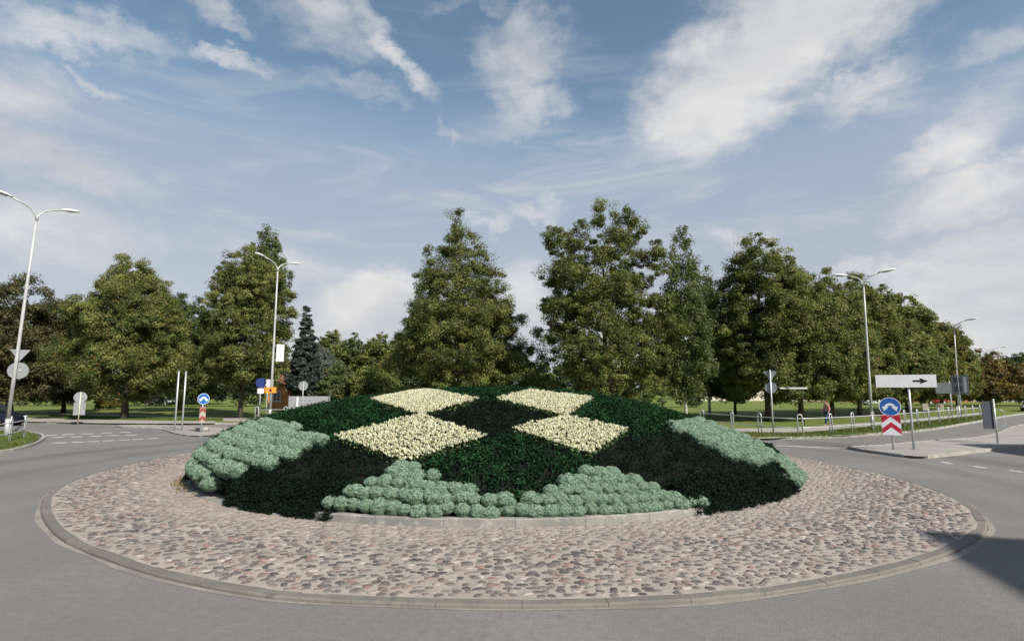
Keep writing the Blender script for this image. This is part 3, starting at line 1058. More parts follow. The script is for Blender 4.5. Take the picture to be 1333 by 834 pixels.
# cream flowers
fx, fy, fc = scatter(0.074, 0.36)
FL = {0: 'cream blooms packed in the front left diamond of the pattern', 1: 'cream blooms packed in the front right diamond of the pattern',
      2: 'cream blooms packed in the rear left diamond of the pattern', 3: 'cream blooms packed in the rear right diamond of the pattern'}
for pid, lab in FL.items():
    m = fc == pid
    x, y = fx[m], fy[m]
    n = len(x)
    # petals: five per bloom, cupped
    h = rng.uniform(-0.02, 0.03, n)
    C = np.c_[x, y, dome(x, y) + h]
    s = rng.uniform(0.024, 0.042, n)
    ph0 = rng.uniform(0, 2 * PI, n)
    tilt = rng.normal(0, 0.25, (n, 2))
    Vp, tn = [], []
    for kq in range(5):
        ph = ph0 + kq * 2 * PI / 5
        dx, dy = np.cos(ph), np.sin(ph)
        tx, ty = -dy, dx
        def pt(o_, w_, z_):
            return np.c_[C[:, 0] + s * (dx * o_ + tx * w_) + tilt[:, 0] * s * z_, C[:, 1] + s * (dy * o_ + ty * w_) + tilt[:, 1] * s * z_, C[:, 2] + s * z_]
        Vp.append(np.stack([pt(0, 0, -0.7), pt(0.85, -0.62, 0.15), pt(1.15, 0, 1.25), pt(0.85, 0.62, 0.15)], 1))
        tn.append(np.repeat(rng.uniform(0.3, 0.95, n), 4).reshape(n, 4))
    V = np.stack(Vp, 1).reshape(-1, 3)
    tn = np.stack(tn, 1).ravel()
    Fq = np.arange(len(V)).reshape(-1, 4)
    me = np_mesh('flowers', V, Fq, M_petal, tn)
    fo = link('flowers', me)
    tag(fo, lab, 'flowers', kind='stuff')
    # leaves below
    idx = np.repeat(np.arange(n), 3)
    P = np.c_[x[idx] + rng.normal(0, .04, len(idx)), y[idx] + rng.normal(0, .04, len(idx)), dome(x[idx], y[idx]) - rng.uniform(0.04, 0.12, len(idx))]
    V, Fq = leaves(P, unit(len(idx)) + np.array([0, 0, .6]), rng.uniform(.05, .09, len(idx)))
    link('leaf', np_mesh('leaf', V, Fq, M_fleaf, np.repeat(rng.uniform(0, 1, len(idx)), 4)), fo)


# grey-green cushions, each a thing of its own
def cushion_mesh(seed):
    g = np.random.default_rng(seed)
    n = 1500
    d = unit(n, g)
    d[:, 2] = np.abs(d[:, 2]) * 1.0 - 0.25 * (g.uniform(0, 1, n) < 0.35)
    d /= np.linalg.norm(d, axis=1, keepdims=True)
    # little rosettes: pull directions toward 60 centres
    cs = unit(56, g); cs[:, 2] = np.abs(cs[:, 2]); cs /= np.linalg.norm(cs, axis=1, keepdims=True)
    near = (d @ cs.T).argmax(1)
    cosn = np.clip((d * cs[near]).sum(1), -1, 1)
    an = np.arccos(cosn)
    rr = 1.03 - 1.3 * an ** 2 * 1.0 - 0.035 * g.uniform(0, 1, n)
    P = d * rr[:, None] * np.array([1, 1, 0.86])
    Nn = d * 0.7 + (d - cs[near]) * 2.2 + unit(n, g) * 0.45
    V, Fq = leaves(P, Nn, g.uniform(0.12, 0.22, n), width=0.36, g=g)
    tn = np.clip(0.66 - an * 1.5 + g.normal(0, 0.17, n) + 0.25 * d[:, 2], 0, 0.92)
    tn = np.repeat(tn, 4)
    # opaque core
    bm = bmesh.new()
    bmesh.ops.create_icosphere(bm, subdivisions=3, radius=0.85)
    cv = np.array([v.co[:] for v in bm.verts]) * np.array([1, 1, .86])
    cf = [[v.index for v in f.verts] for f in bm.faces]
    bm.free()
    me = bpy.data.meshes.new('cushion_plant')
    allv = np.concatenate([V, cv])
    me.from_pydata(allv.tolist(), [], Fq.tolist() + [[i + len(V) for i in f] for f in cf])
    a_ = me.attributes.new('tint', 'FLOAT', 'POINT')
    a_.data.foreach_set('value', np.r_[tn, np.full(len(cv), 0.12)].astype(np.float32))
    me.materials.append(M_sage)
    return me


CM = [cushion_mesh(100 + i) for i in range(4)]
SG = {4: ('grey-green cushion plant in the left edge patch of the mound', 'cushion plants of the left edge patch'),
      5: ('grey-green cushion plant in the front left patch above the kerb', 'cushion plants of the front left patch'),
      6: ('grey-green cushion plant in the front right patch above the kerb', 'cushion plants of the front right patch'),
      7: ('grey-green cushion plant in the right edge patch of the mound', 'cushion plants of the right edge patch')}
n_c = 0
ORD = ['first', 'second', 'third', 'fourth', 'fifth', 'sixth', 'seventh', 'eighth', 'ninth', 'tenth', 'eleventh', 'twelfth', 'thirteenth', 'fourteenth', 'fifteenth', 'sixteenth',
       'seventeenth', 'eighteenth', 'nineteenth', 'twentieth']
ROWN = ['bottom', 'second', 'third', 'fourth', 'fifth', 'sixth', 'seventh', 'eighth', 'ninth', 'tenth', 'eleventh', 'twelfth', 'thirteenth', 'fourteenth', 'fifteenth', 'sixteenth']
WHERE = {4: 'left edge patch', 5: 'front left patch', 6: 'front right patch', 7: 'right edge patch'}
for pid, cell in ((4, 0.37), (5, 0.262), (6, 0.262), (7, 0.37)):
    row_no = 0
    for k, r in enumerate(rings(cell * 0.88)):
        r = min(r, BR - .06) if pid in (5, 6) else min(r, BR - (.04 if k == 0 else .12))
        m = max(3, int(2 * PI * r / cell))
        th = (np.arange(m) + (k % 2) * .5 + rng.uniform(-.13, .13, m)) / m * 2 * PI
        rr = r + rng.uniform(-.03, .02, m)
        x, y = BC[0] + rr * np.cos(th), BC[1] + rr * np.sin(th)
        ok = classify(x, y) == pid
        # the far flank of the mound is out of sight
        ux = np.array([proj((a_, b_, 1.0))[0] for a_, b_ in zip(x, y)])
        toc = (x - BC[0]) * (-x) + (y - BC[1]) * (-y)
        ok &= toc > -6.5
        x, y, ux = x[ok], y[ok], ux[ok]
        if not len(x): continue
        o_ = np.argsort(ux if pid in (5, 6) else y)
        for j, i_ in enumerate(o_):
            a_, b_ = float(x[i_]), float(y[i_])
            s = cell * random.choice((0.64, 0.70, 0.76, 0.82)) * (1.0 if pid in (5, 6) else .92)
            z = float(dome(np.array([a_]), np.array([b_]))[0])
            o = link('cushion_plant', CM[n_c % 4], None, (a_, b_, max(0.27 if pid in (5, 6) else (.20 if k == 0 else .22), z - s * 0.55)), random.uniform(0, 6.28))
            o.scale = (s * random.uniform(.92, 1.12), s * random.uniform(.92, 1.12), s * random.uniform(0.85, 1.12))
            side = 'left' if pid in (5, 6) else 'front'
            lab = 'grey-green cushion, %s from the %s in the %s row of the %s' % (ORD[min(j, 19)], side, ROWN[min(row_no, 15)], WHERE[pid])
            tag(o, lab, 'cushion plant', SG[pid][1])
            n_c += 1
        row_no += 1
print('cushions', n_c)

# dry leaf litter against the left foot of the mound
n = 450
tt = rng.normal(PI * 1.17, 0.13, n)
rr = BR + 0.12 + np.abs(rng.normal(0, 0.16, n))
P = np.c_[BC[0] + rr * np.cos(tt), BC[1] + rr * np.sin(tt), np.zeros(n)]
P[:, 2] = pave_z(P[:, 0], P[:, 1]) + 0.02 + rng.uniform(0, .07, n) * (rr < BR + .3)
V, Fq = leaves(P, unit(n) * .8 + np.array([0, 0, 1]), rng.uniform(.03, .07, n))
o = link('leaf_litter', np_mesh('leaf_litter', V, Fq, M_dry, np.repeat(rng.uniform(0, 1, n), 4)))
tag(o, 'yellow-brown dry leaf litter along the left foot of the mound', 'leaf litter', kind='stuff')


# ------------------------------------------------------------ trees
PROF = {
    'lime': [(0, .45), (.08, .82), (.25, 1.0), (.45, .95), (.65, .76), (.82, .48), (.93, .24), (1, .05)],
    'round': [(0, .55), (.12, .9), (.35, 1.0), (.6, .92), (.8, .68), (.93, .38), (1, .12)],
    'cone': [(0, .80), (.12, 1.0), (.32, .90), (.5, .74), (.68, .54), (.84, .30), (.94, .13), (1, .03)],
    'tall': [(0, .75), (.15, 1.0), (.45, .92), (.62, .88), (.78, .78), (.88, .56), (.95, .30), (1, .08)],
    'birch': [(0, .70), (.2, 1.0), (.45, .9), (.65, .66), (.82, .48), (.93, .30), (1, .06)],
    'spruce': [(0, 1.0), (.2, .85), (.45, .60), (.7, .34), (.88, .14), (1, .02)],
    'bush': [(0, .8), (.3, 1.0), (.6, .88), (.85, .55), (1, .15)],
}


def make_tree(name, label, base, zc, zt, R, prof, mt, seed, leaf=0.21, dens=1.0, bark=None, cat='tree', group=None, flat=0.75, rc=(0.10, 0.17), tr=None, lean=(0, 0), inner=0.45, up=0.3, lobe=0.22, trunk=True, nleaf=None, jag=0.16):
    g = np.random.default_rng(seed)
    t_ = empty(name, base)
    tag(t_, label, cat, group)
    H = zt - base[2]
    c0 = zc - base[2]
    ph = H - c0
    pr = PROF[prof]
    px_, py_ = [p[0] for p in pr], [p[1] for p in pr]
    ts = np.linspace(0, 1, 200)
    w = np.interp(ts, px_, py_) ** 1.4 + 0.05
    cdf = np.cumsum(w); cdf /= cdf[-1]
    vol = R * R * ph
    area = 2 * PI * R * ph * 0.7
    mean_rc = R * (rc[0] + rc[1]) / 2 * .8 + 0.16
    nc = int(min(2000, max(80, 5.6 * dens * area / (mean_rc ** 2 * 1.6))))
    # lumps of the outline at low frequency
    k1, k2, k3 = g.uniform(0, 6.28, 3)
    C = []
    RL = R * lobe
    nl = int(max(22, 3.6 * area / (PI * RL * RL)))
    tv = np.interp(g.uniform(0, 1, nl), cdf, ts)
    th = g.uniform(0, 2 * PI, nl)
    rad_ = np.interp(tv, px_, py_) * R
    out_ = 1 - (1 - inner) * g.uniform(0, 1, nl) ** 1.8
    lump = 1 + jag * (np.sin(3 * th + k1 + tv * 7) * .5 + np.sin(5 * th + k2 - tv * 13) * .35 + np.clip(g.normal(0, .3, nl), -.6, .45))
    rl = RL * g.uniform(.5, 1.2, nl) * (0.28 + 0.72 * np.clip(rad_ / R, 0, 1))
    rr = np.maximum(rad_ * out_ * lump - rl * 0.55, 0)
    LC = np.c_[rr * np.cos(th), rr * np.sin(th), c0 + tv * (ph - rl * .9)]
    rl[:4] = RL * np.array([.42, .55, .7, .8])
    for q_, f_ in enumerate((.99, .91, .82, .72)):
        LC[q_] = (g.normal(0, .04) * R, g.normal(0, .04) * R, c0 + ph * f_ - rl[q_] * .8)
    wt_ = rl ** 2; wt_ /= wt_.sum()
    li_ = g.choice(nl, nc, p=wt_)
    dd_ = unit(nc, g) + np.c_[np.cos(th[li_]), np.sin(th[li_]), np.full(nc, .45)] * .45
    dd_ /= np.linalg.norm(dd_, axis=1, keepdims=True)
    rcl = (g.uniform(R * rc[0], R * rc[1], nc) * .62 + 0.13) * g.choice([.6, .8, 1, 1.3], nc)
    C = LC[li_] + dd_ * (rl[li_] * g.uniform(.55, 1.0, nc))[:, None] * np.array([1, 1, .8])
    C[:, 2] = np.clip(C[:, 2], c0 * .8, H - rcl * .6)
    fr_ = np.clip((C[:, 2] - c0) / ph, 0, 1)
    C[:, 0] += lean[0] * fr_; C[:, 1] += lean[1] * fr_
    ltint = g.normal(0, .10, nl)[li_]
    per = nleaf or int(min(165, max(22, 0.62 * dens * 5.2 * mean_rc ** 2 / (leaf ** 2 * 0.5))))
    V, Fq, tn = blob_leaves(C, rcl, per, leaf, flat=flat, g=g, up=up, jit=0.8, shell=0.35)
    tn = np.where(tn > .95, tn, np.clip(tn + np.repeat(np.repeat(ltint, per), 4), 0, .92))
    link('crown', np_mesh('crown', V, Fq, mt, tn), t_)
    if trunk:
        mb = MB()
        tr = tr or max(0.12, R * 0.055)
        zz = c0 + ph * 0.72
        pts, rs_ = [], []
        for i in range(9):
            f = i / 8
            pts.append((lean[0] * f * .8 + 0.09 * R * .2 * math.sin(f * 4 + k1), lean[1] * f * .8 + .09 * R * .2 * math.cos(f * 3 + k2), -0.1 + f * zz))
            rs_.append(tr * (1.35 if i == 0 else 1.0) * (1 - f * 0.82))
        mb.tube(pts, rs_, 9)
        order = g.permutation(nc)[:34]
        for ci in order:
            c_ = C[ci]
            f = np.clip((c_[2] - ph * 0.14 * g.uniform(.6, 1.6) - c0 * 0.1) / zz, 0.18, 0.92)
            p0 = Vector(pts[0]).lerp(Vector(pts[-1]), f)
            i0 = int(f * 8); fr = f * 8 - i0
            p0 = Vector(pts[i0]).lerp(Vector(pts[min(i0 + 1, 8)]), fr)
            p1 = Vector(c_)
            mid = p0.lerp(p1, 0.5) + Vector((0, 0, -0.05 * (p1 - p0).length)) + Vector(g.normal(0, .05, 3)) * (p1 - p0).length
            r0 = tr * (1 - f * .8) * 0.45
            mb.tube([p0, mid, p1], [r0, r0 * .6, r0 * .15], 5, caps=False)
        mb.build('trunk', bark or M_bark, t_, fix=False)
    return t_


TG = 0.1


def tree(label, ub, vb, ul, ur, vt, prof, mt, seed, vc=505, **kw):
    """tree standing at photo base ub, vb; crown from ul to ur and up to row vt"""
    b = at(ub, vb, TG)
    sc_ = depth((b.x, b.y, 6)) / F
    R = (ur - ul) / 2 * sc_
    zt = top_z(b, vt)
    zc = top_z(b, vc)
    mid = (ul + ur) / 2
    # lean so that the crown sits between ul and ur
    u_c = proj((b.x, b.y, (zt + zc) / 2))[0]
    off = (mid - u_c) * sc_
    kw.setdefault('name', 'lime_tree')
    nm = kw.pop('name')
    b2 = b + Vector((off, 0, 0)) if abs(off) > 1.2 else b
    ln = (off, 0) if abs(off) <= 1.2 else (0, 0)
    return make_tree(nm, label, b2, zc, zt, R, prof, mt, seed, lean=ln, **kw)


PG = 'trees of the left lawn'
tree('dark round tree at the far left edge of the lawn', 34, 541, -60, 102, 356, 'round', M_dusk, 1, vc=520, name='broadleaf_tree', leaf=.2, cat='tree', group=PG)
tree('tree with dark crown cut by the left picture edge', -75, 543, -150, -10, 375, 'round', M_green, 2, vc=520, name='broadleaf_tree', group=PG)
tree('low yellow-green tree between the dark tree and the big lime', 82, 537, 42, 128, 402, 'round', M_yellow, 3, vc=522, name='broadleaf_tree', group=PG, leaf=.2)
tree('large broad lime behind the small round sign', 163, 545, 92, 240, 322, 'lime', M_olive, 4, vc=519, group=PG, leaf=.14, jag=.2)
tree('dark tree in the gap behind the twin grey posts', 219, 535, 190, 290, 380, 'round', M_deep, 5, vc=514, name='broadleaf_tree', group=PG)
tree('tall dark lime with pale trunk beside the blue arrow sign', 313, 543.8, 270, 377, 312, 'tall', M_green, 6, vc=499, group=PG, leaf=.14, jag=.2, dens=1.2)
tree('wispy light tree poking up above the tall dark lime', 302, 541, 318, 376, 291, 'birch', M_birch, 7, vc=400, name='birch_tree', bark=M_barkb, group=PG, leaf=.17, flat=1.4, dens=.8)
tree('dark blue-green spruce beside the tall lamp', 396, 536, 374, 420, 392, 'spruce', M_spruce, 8, vc=505, name='spruce_tree', leaf=.22, flat=.4, dens=3.0, jag=.14, lobe=.2, inner=.2)
tree('grey-leaved tree above the grey board fence', 408, 532, 374, 446, 446, 'bush', M_grey, 9, vc=517, name='willow_tree', leaf=.2, dens=1.3)
MG = 'far trees in the middle gap'
tree('far grey-green tree left in the middle gap', 430, 530, 402, 464, 428, 'round', M_green, 10, vc=515, name='broadleaf_tree', group=MG, leaf=.28)
tree('far dark tree with pointed top in the middle gap', 456, 530, 434, 486, 432, 'lime', M_deep, 11, vc=515, name='broadleaf_tree', group=MG, leaf=.28)
tree('far olive tree right in the middle gap', 494, 531, 462, 530, 432, 'round', M_olive, 12, vc=515, name='broadleaf_tree', group=MG, leaf=.28)
tree('fresh green shrub next to the grey board fence', 440, 537, 418, 466, 470, 'bush', M_birch, 13, vc=522, name='shrub', cat='shrub', leaf=.2, trunk=False)
tree('brownish green shrub left of the centre lime', 484, 537, 452, 516, 474, 'bush', M_olive, 14, vc=522, name='shrub', cat='shrub', leaf=.2, trunk=False)
tree('pointed lime rising left behind the mound', 600, 546, 505, 686, 270, 'cone', M_olive, 15, vc=512, leaf=.135, jag=.22, dens=1.3, rc=(.08, .14))
tree('low olive shrub between the two central trees', 700, 541, 672, 724, 474, 'bush', M_olive, 16, vc=525, name='shrub', cat='shrub', leaf=.2, trunk=False)
tree('tall airy maple rising right behind the mound', 788, 550, 698, 872, 254, 'tall', M_green, 17, vc=512, name='maple_tree', leaf=.13, jag=.24, dens=1.25, rc=(.07, .12), inner=.35)
tree('slender weeping birch right of the airy maple', 893, 549, 858, 926, 292, 'birch', M_birch, 18, vc=515, name='birch_tree', bark=M_barkb, leaf=.16, flat=1.7, jag=.3, dens=.9, up=-.2)
tree('small weeping birch half hidden by the first lime', 924, 543, 904, 944, 345, 'birch', M_birch, 19, vc=515, name='birch_tree', bark=M_barkb, leaf=.17, flat=1.7, dens=.9)
RG = 'limes along the right road'
row = [(999, 548, 924, 1058, 302, 'first and tallest lime of the right row'), (958, 541, 918, 985, 400, 'thin dark lime at the left end of the right row'),
       (1041, 548, 985, 1102, 345, 'second lime of the right row behind the grey sign back'), (1083, 545, 1030, 1140, 347, 'third lime of the right row behind the walking person'),
       (1120, 542, 1062, 1168, 354, 'fourth lime of the right row beside the tall lamp'), (1152, 541, 1098, 1202, 364, 'fifth lime of the right row above the blue sign'),
       (1180, 539, 1130, 1226, 376, 'sixth lime of the right row above the white arrow board'), (1204, 536.5, 1160, 1246, 394, 'seventh lime of the right row'),
       (1226, 534.5, 1188, 1264, 412, 'eighth lime of the right row at the second lamp'), (1246, 532.5, 1215, 1272, 430, 'last and lowest lime of the right row')]
for i, (ub, vb, ul, ur, vt, lab) in enumerate(row):
    tree(lab, ub, vb, ul, ur, vt, 'lime' if i % 2 else 'round', (M_green, M_green, M_green, M_olive, M_olive, M_olive, M_olive, M_yellow, M_olive, M_yellow)[i], 30 + i, vc=519, group=RG, leaf=.15 if i < 5 else .21, jag=.13, dens=1.15)
tree('rusty green tree past the end of the lime row', 1283, 529, 1240, 1322, 454, 'round', M_red, 41, vc=521, name='broadleaf_tree', leaf=.3, dens=1.1)
tree('rusty tree at the right picture edge', 1338, 528, 1302, 1376, 470, 'round', M_red, 42, vc=521, name='broadleaf_tree', leaf=.3)
tree('domed dark tree far behind the rusty ones', 1335, 522, 1288, 1390, 452, 'round', M_deep, 43, vc=515, name='broadleaf_tree', leaf=.5)
tree('distant green tree low over the left horizon', 262, 526, 225, 300, 470, 'round', M_deep, 44, vc=515, name='broadleaf_tree', leaf=.4)
tree('small yellow-green shrub left of the big lime trunk', 142, 533, 126, 160, 506, 'bush', M_yellow, 45, vc=530, name='shrub', cat='shrub', leaf=.16, trunk=False)


# hedges and dense far wood that close the view under the crowns
def hedge(name, label, a, b, h, w, mt, seed, leaf=0.3, kind=None):
    g = np.random.default_rng(seed)
    a, b = Vector(a), Vector(b)
    L = (b - a).length
    n = int(L * h / (0.9 * w * 0.35)) + 8
    s = g.uniform(0, 1, n)
    t = (b - a).normalized()
    nn = np.array([-t.y, t.x])
    cz = g.uniform(0.1, 1.0, n) ** 0.8 * h * (0.85 + .15 * np.sin(s * L * .9) + g.normal(0, .05, n))
    off = g.uniform(-.5, .5, n) * w
    C = np.c_[s * (b.x - a.x) + off * nn[0], s * (b.y - a.y) + off * nn[1], cz]
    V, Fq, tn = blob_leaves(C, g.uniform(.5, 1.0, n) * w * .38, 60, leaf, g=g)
    o = link(name, np_mesh(name, V, Fq, mt, tn), None, a)
    return tag(o, label, 'hedge' if kind is None else 'trees', kind=kind)


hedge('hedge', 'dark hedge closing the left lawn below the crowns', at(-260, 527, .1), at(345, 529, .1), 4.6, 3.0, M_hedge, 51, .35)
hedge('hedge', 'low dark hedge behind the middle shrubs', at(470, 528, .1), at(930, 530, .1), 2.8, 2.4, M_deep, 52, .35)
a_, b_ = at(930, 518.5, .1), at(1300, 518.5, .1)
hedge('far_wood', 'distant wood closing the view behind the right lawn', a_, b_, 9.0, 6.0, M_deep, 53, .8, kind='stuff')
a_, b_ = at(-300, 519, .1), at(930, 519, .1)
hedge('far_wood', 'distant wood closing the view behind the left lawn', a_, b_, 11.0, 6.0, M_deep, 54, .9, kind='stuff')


# ------------------------------------------------------------ street lamps
def lamp(label, base, h, phi, arm, rise, lx=0, ly=0, group='double street lamps', r0=0.085):
    t_ = empty('street_lamp', base)
    tag(t_, label, 'street lamp', group)
    J = Vector((lx, ly, h))
    mb = MB()
    mb.tube([(0, 0, -.1), (0, 0, 0.9)], r0 * 1.12, 14)
    mb.tube([(0, 0, .88), (lx * .3, ly * .3, h * .35), (lx * .65, ly * .65, h * .7), (lx * .97, ly * .97, h - .45)], [r0, r0 * .82, r0 * .68, r0 * .55], 12)
    mb.build('pole', M_lamp, t_)
    d = Vector((math.cos(phi), math.sin(phi), 0))
    for s in (-1, 1):
        E_ = J + d * s * (arm - .45) + Vector((0, 0, rise * .85))
        pts = [J + Vector((0, 0, -.5)), J + Vector((0, 0, -.18)) + d * s * .05, J + d * s * arm * .18 + Vector((0, 0, rise * .25)), J + d * s * arm * .4 + Vector((0, 0, rise * .55)), E_]
        mb = MB()
        mb.tube(pts, [r0 * .52, r0 * .5, r0 * .45, r0 * .42, r0 * .4], 8)
        mb.build('arm', M_lamp, t_)
        # cobra head: lofted shell
        mb = MB()
        secs = [(-.12, .055, .045), (.06, .11, .08), (.28, .17, .115), (.55, .175, .11), (.74, .12, .07), (.80, .04, .03)]
        up_ = Vector((0, 0, 1)); sd = Vector((-d.y, d.x, 0)); ax = (d * s + Vector((0, 0, .12))).normalized()
        vs, n = [], 10
        for (o_, w_, hh_) in secs:
            for j in range(n):
                q_ = 2 * PI * j / n
                vs.append(E_ + ax * o_ + sd * (w_ * math.cos(q_)) + up_ * (hh_ * (math.sin(q_) if math.sin(q_) > 0 else math.sin(q_) * .45) + .01))
        fs = [[i * n + j, i * n + (j + 1) % n, (i + 1) * n + (j + 1) % n, (i + 1) * n + j] for i in range(5) for j in range(n)] + [list(range(n)), list(range(50, 60))]
        mb.add(vs, fs, 0, True)
        hd = mb.build('lamp_head', M_head, t_)
        mb = MB()
        vs = [E_ + ax * o_ + sd * w_ * k_ + up_ * -.034 for o_, w_ in ((.12, .07), (.3, .11), (.5, .10)) for k_ in (-1, 1)]
        vs += [v_ - up_ * .018 for v_ in vs]
        mb.add(vs, [[0, 1, 3, 2], [2, 3, 5, 4], [6, 7, 9, 8], [8, 9, 11, 10], [0, 1, 7, 6], [4, 5, 11, 10], [0, 2, 8, 6], [2, 4, 10, 8], [1, 3, 9, 7], [3, 5, 11, 9]])
        mb.build('lens', M_lens, hd)
    return t_


lampA = lamp('tall leaning lamp on the left grass corner', at(8, 568, .1), 11.96, 1.15, 1.68, .61, .23, .13, r0=.10)
lamp('tall lamp left of the mound with white banner', at(351, 548, .1), 12.16, 1.08, 1.78, .55, 0.01, -.01, r0=.10)
lamp('street lamp behind the right railing', at(1136, 558, .1), 9.35, -.57, 1.39, .43, .12, -.05, r0=.085)
lamp('street lamp at the second grey signboard right', at(1249, 541, .1), 8.44, -.84, 1.47, .44, .24, -.10, r0=.085)
lamp('small far lamp above the reddish tree', far(1289, 455, 9.2), 9.1, -.6, 2.0, .4)
lamp('farthest lamp near the right picture edge', far(1311, 466, 9.2), 9.1, -.6, 2.0, .4)


# ------------------------------------------------------------ railings
def railing(label, line, start, sp_, h=1.1):
    """hairpin posts joined by two rails; line is plan points at ground level"""
    L = smooth_line(line, 0.5)
    acc = [0.0]
    for i in range(1, len(L)): acc.append(acc[-1] + (L[i] - L[i - 1]).length)

    def P(s):
        i = min(int(np.searchsorted(acc, s, side='right')) - 1, len(L) - 2)
        f = (s - acc[i]) / max(acc[i + 1] - acc[i], 1e-9)
        return L[i].lerp(L[i + 1], f), (L[i + 1] - L[i]).normalized()
    b0 = P(0)[0]
    t_ = empty('railing', (b0.x, b0.y, .1))
    tag(t_, label, 'railing')
    s = start
    Sx = []
    while s < acc[-1]:
        Sx.append(s); s += sp_
    for s in Sx:
        p, t = P(s)
        p = p - b0
        g = .12
        pts = [p + t * g + Vector((0, 0, -.1)), p + t * g + Vector((0, 0, h - .12))]
        for a in (30, 60, 90, 120, 150):
            pts.append(p + t * g * math.cos(rad(a)) + Vector((0, 0, h - .12 + .12 * math.sin(rad(a)))))
        pts += [p - t * g + Vector((0, 0, h - .12)), p - t * g + Vector((0, 0, -.1))]
        MB().tube(pts, .033, 7).build('post', M_galv, t_)
    for z in (h * .80, h * .36):
        pts = []
        for s in np.arange(Sx[0], Sx[-1] + .1, 1.0):
            p, _ = P(min(s, acc[-1] - .01)); p = p - b0
            pts.append((p.x, p.y, z))
        MB().tube(pts, .028, 6).build('rail', M_galv, t_)
    return t_


railing('long galvanised railing between the right road and the path', [at(905, 556, .1), at(940, 558, .1), at(976, 562, .1), at(1034, 566.5, .1), at(1073, 565.5, .1), at(1104, 563, .1), at(1131, 561, .1), at(1181, 556, .1), at(1231, 550, .1), at(1285, 543, .1)], .5, 2.35)
railing('short galvanised railing on the left grass corner', [at(32, 569.5, .1), at(5, 577, .1), at(-60, 590, .1), at(-120, 600, .1)], .15, 2.6)
railing('piece of railing at the foot of the banner lamp', [at(332, 548, .1), at(372, 548, .1), at(420, 548, .1)], .1, 2.2)


# ------------------------------------------------------------ signs
def sign_root(name, label, base, turn=0.0, cat='sign', group=None):
    t_ = empty(name, base, facing(base, turn))
    return tag(t_, label, cat, group)


def pole(t_, h, r=.03, x=0.0, y=0.05, mat=None, name='pole'):
    return MB().tube([(x, y, -.08), (x, y, h)], r, 10).build(name, mat or M_galv, t_)


def arch_arrow(mb, r, zc, mi):
    """white arch with an arrow head pointing down at each end"""
    n = 12
    outer = [(r * .50 * math.cos(PI * i / n), zc - r * .05 + r * .42 * math.sin(PI * i / n)) for i in range(n + 1)]
    inner = [(r * .24 * math.cos(PI * i / n), zc - r * .05 + r * .16 * math.sin(PI * i / n)) for i in range(n + 1)][::-1]
    mb.plate(outer + inner, -.016, -.010, mi)
    for s in (-1, 1):
        mb.plate([(s * r * .12, zc - r * .05), (s * r * .72, zc + r * .02), (s * r * .56, zc - r * .48)][::s], -.0165, -.0105, mi)


def disc_sign(t_, r, z, face, rim=None, arch=False, name='sign_plate', back=False):
    mb = MB()
    mb.plate(circle(r, 32, 0, z), -.008, .004, 1 if back else 0, 1)
    if rim:
        n = 32
        for i in range(n):
            a0, a1 = 2 * PI * i / n, 2 * PI * (i + 1) / n
            q_ = [(r * .93 * math.cos(a0), z + r * .93 * math.sin(a0)), (r * .99 * math.cos(a0), z + r * .99 * math.sin(a0)), (r * .99 * math.cos(a1), z + r * .99 * math.sin(a1)), (r * .93 * math.cos(a1), z + r * .93 * math.sin(a1))]
            mb.add([(x, -.012, zz) for x, zz in q_], [[0, 1, 2, 3]], 2)
    if arch:
        arch_arrow(mb, r, z, 2)
    return mb.build(name, [face, M_back, M_white], t_)


def chevron(t_, w, z0, z1, red=M_redp, white=None):
    """white board with red upward chevrons"""
    mb = MB()
    mb.plate([(-w / 2, z0), (w / 2, z0), (w / 2, z1), (-w / 2, z1)], -.008, .004, 0, 1)
    H_ = z1 - z0
    th = H_ * .25
    for zz in (z1 - H_ * .98, z1 - H_ * .46):
        # band from left edge up to centre and down again
        a_, b_ = zz + th * .15, zz + th * 1.15
        rise_ = w * .42
        zl = [min(max(v_, z0 + .003), z1 - .003) for v_ in (a_, b_, a_ + rise_, b_ + rise_)]
        mb.add([(-w / 2 + .004, -.013, zl[0]), (0, -.013, zl[2]), (0, -.013, zl[3]), (-w / 2 + .004, -.013, zl[1])], [[0, 1, 2, 3]], 2)
        mb.add([(w / 2 - .004, -.013, zl[0]), (0, -.013, zl[2]), (0, -.013, zl[3]), (w / 2 - .004, -.013, zl[1])], [[0, 1, 2, 3]], 2)
    # red corners at the top
    mb.add([(-w / 2 + .004, -.013, z1 - .003), (-w / 2 + .004, -.013, z1 - w * .34), (-w * .12, -.013, z1 - .003)], [[0, 1, 2]], 2)
    mb.add([(w / 2 - .004, -.013, z1 - .003), (w / 2 - .004, -.013, z1 - w * .34), (w * .12, -.013, z1 - .003)], [[0, 1, 2]], 2)
    return mb.build('chevron_board', [white or M_white, M_back, red], t_)


# right island: blue disc above chevron board
b = at(1163, 585, .1)
s = depth(b) / F
t_ = sign_root('traffic_sign', 'blue pass-either-side disc above a red and white chevron board', b)
pole(t_, top_z(b, 520) - .1, .034)
disc_sign(t_, 12.2 * s, top_z(b, 529) - .1, M_blue, True, True)
chevron(t_, 21 * s, top_z(b, 566) - .1, top_z(b, 540) - .1)

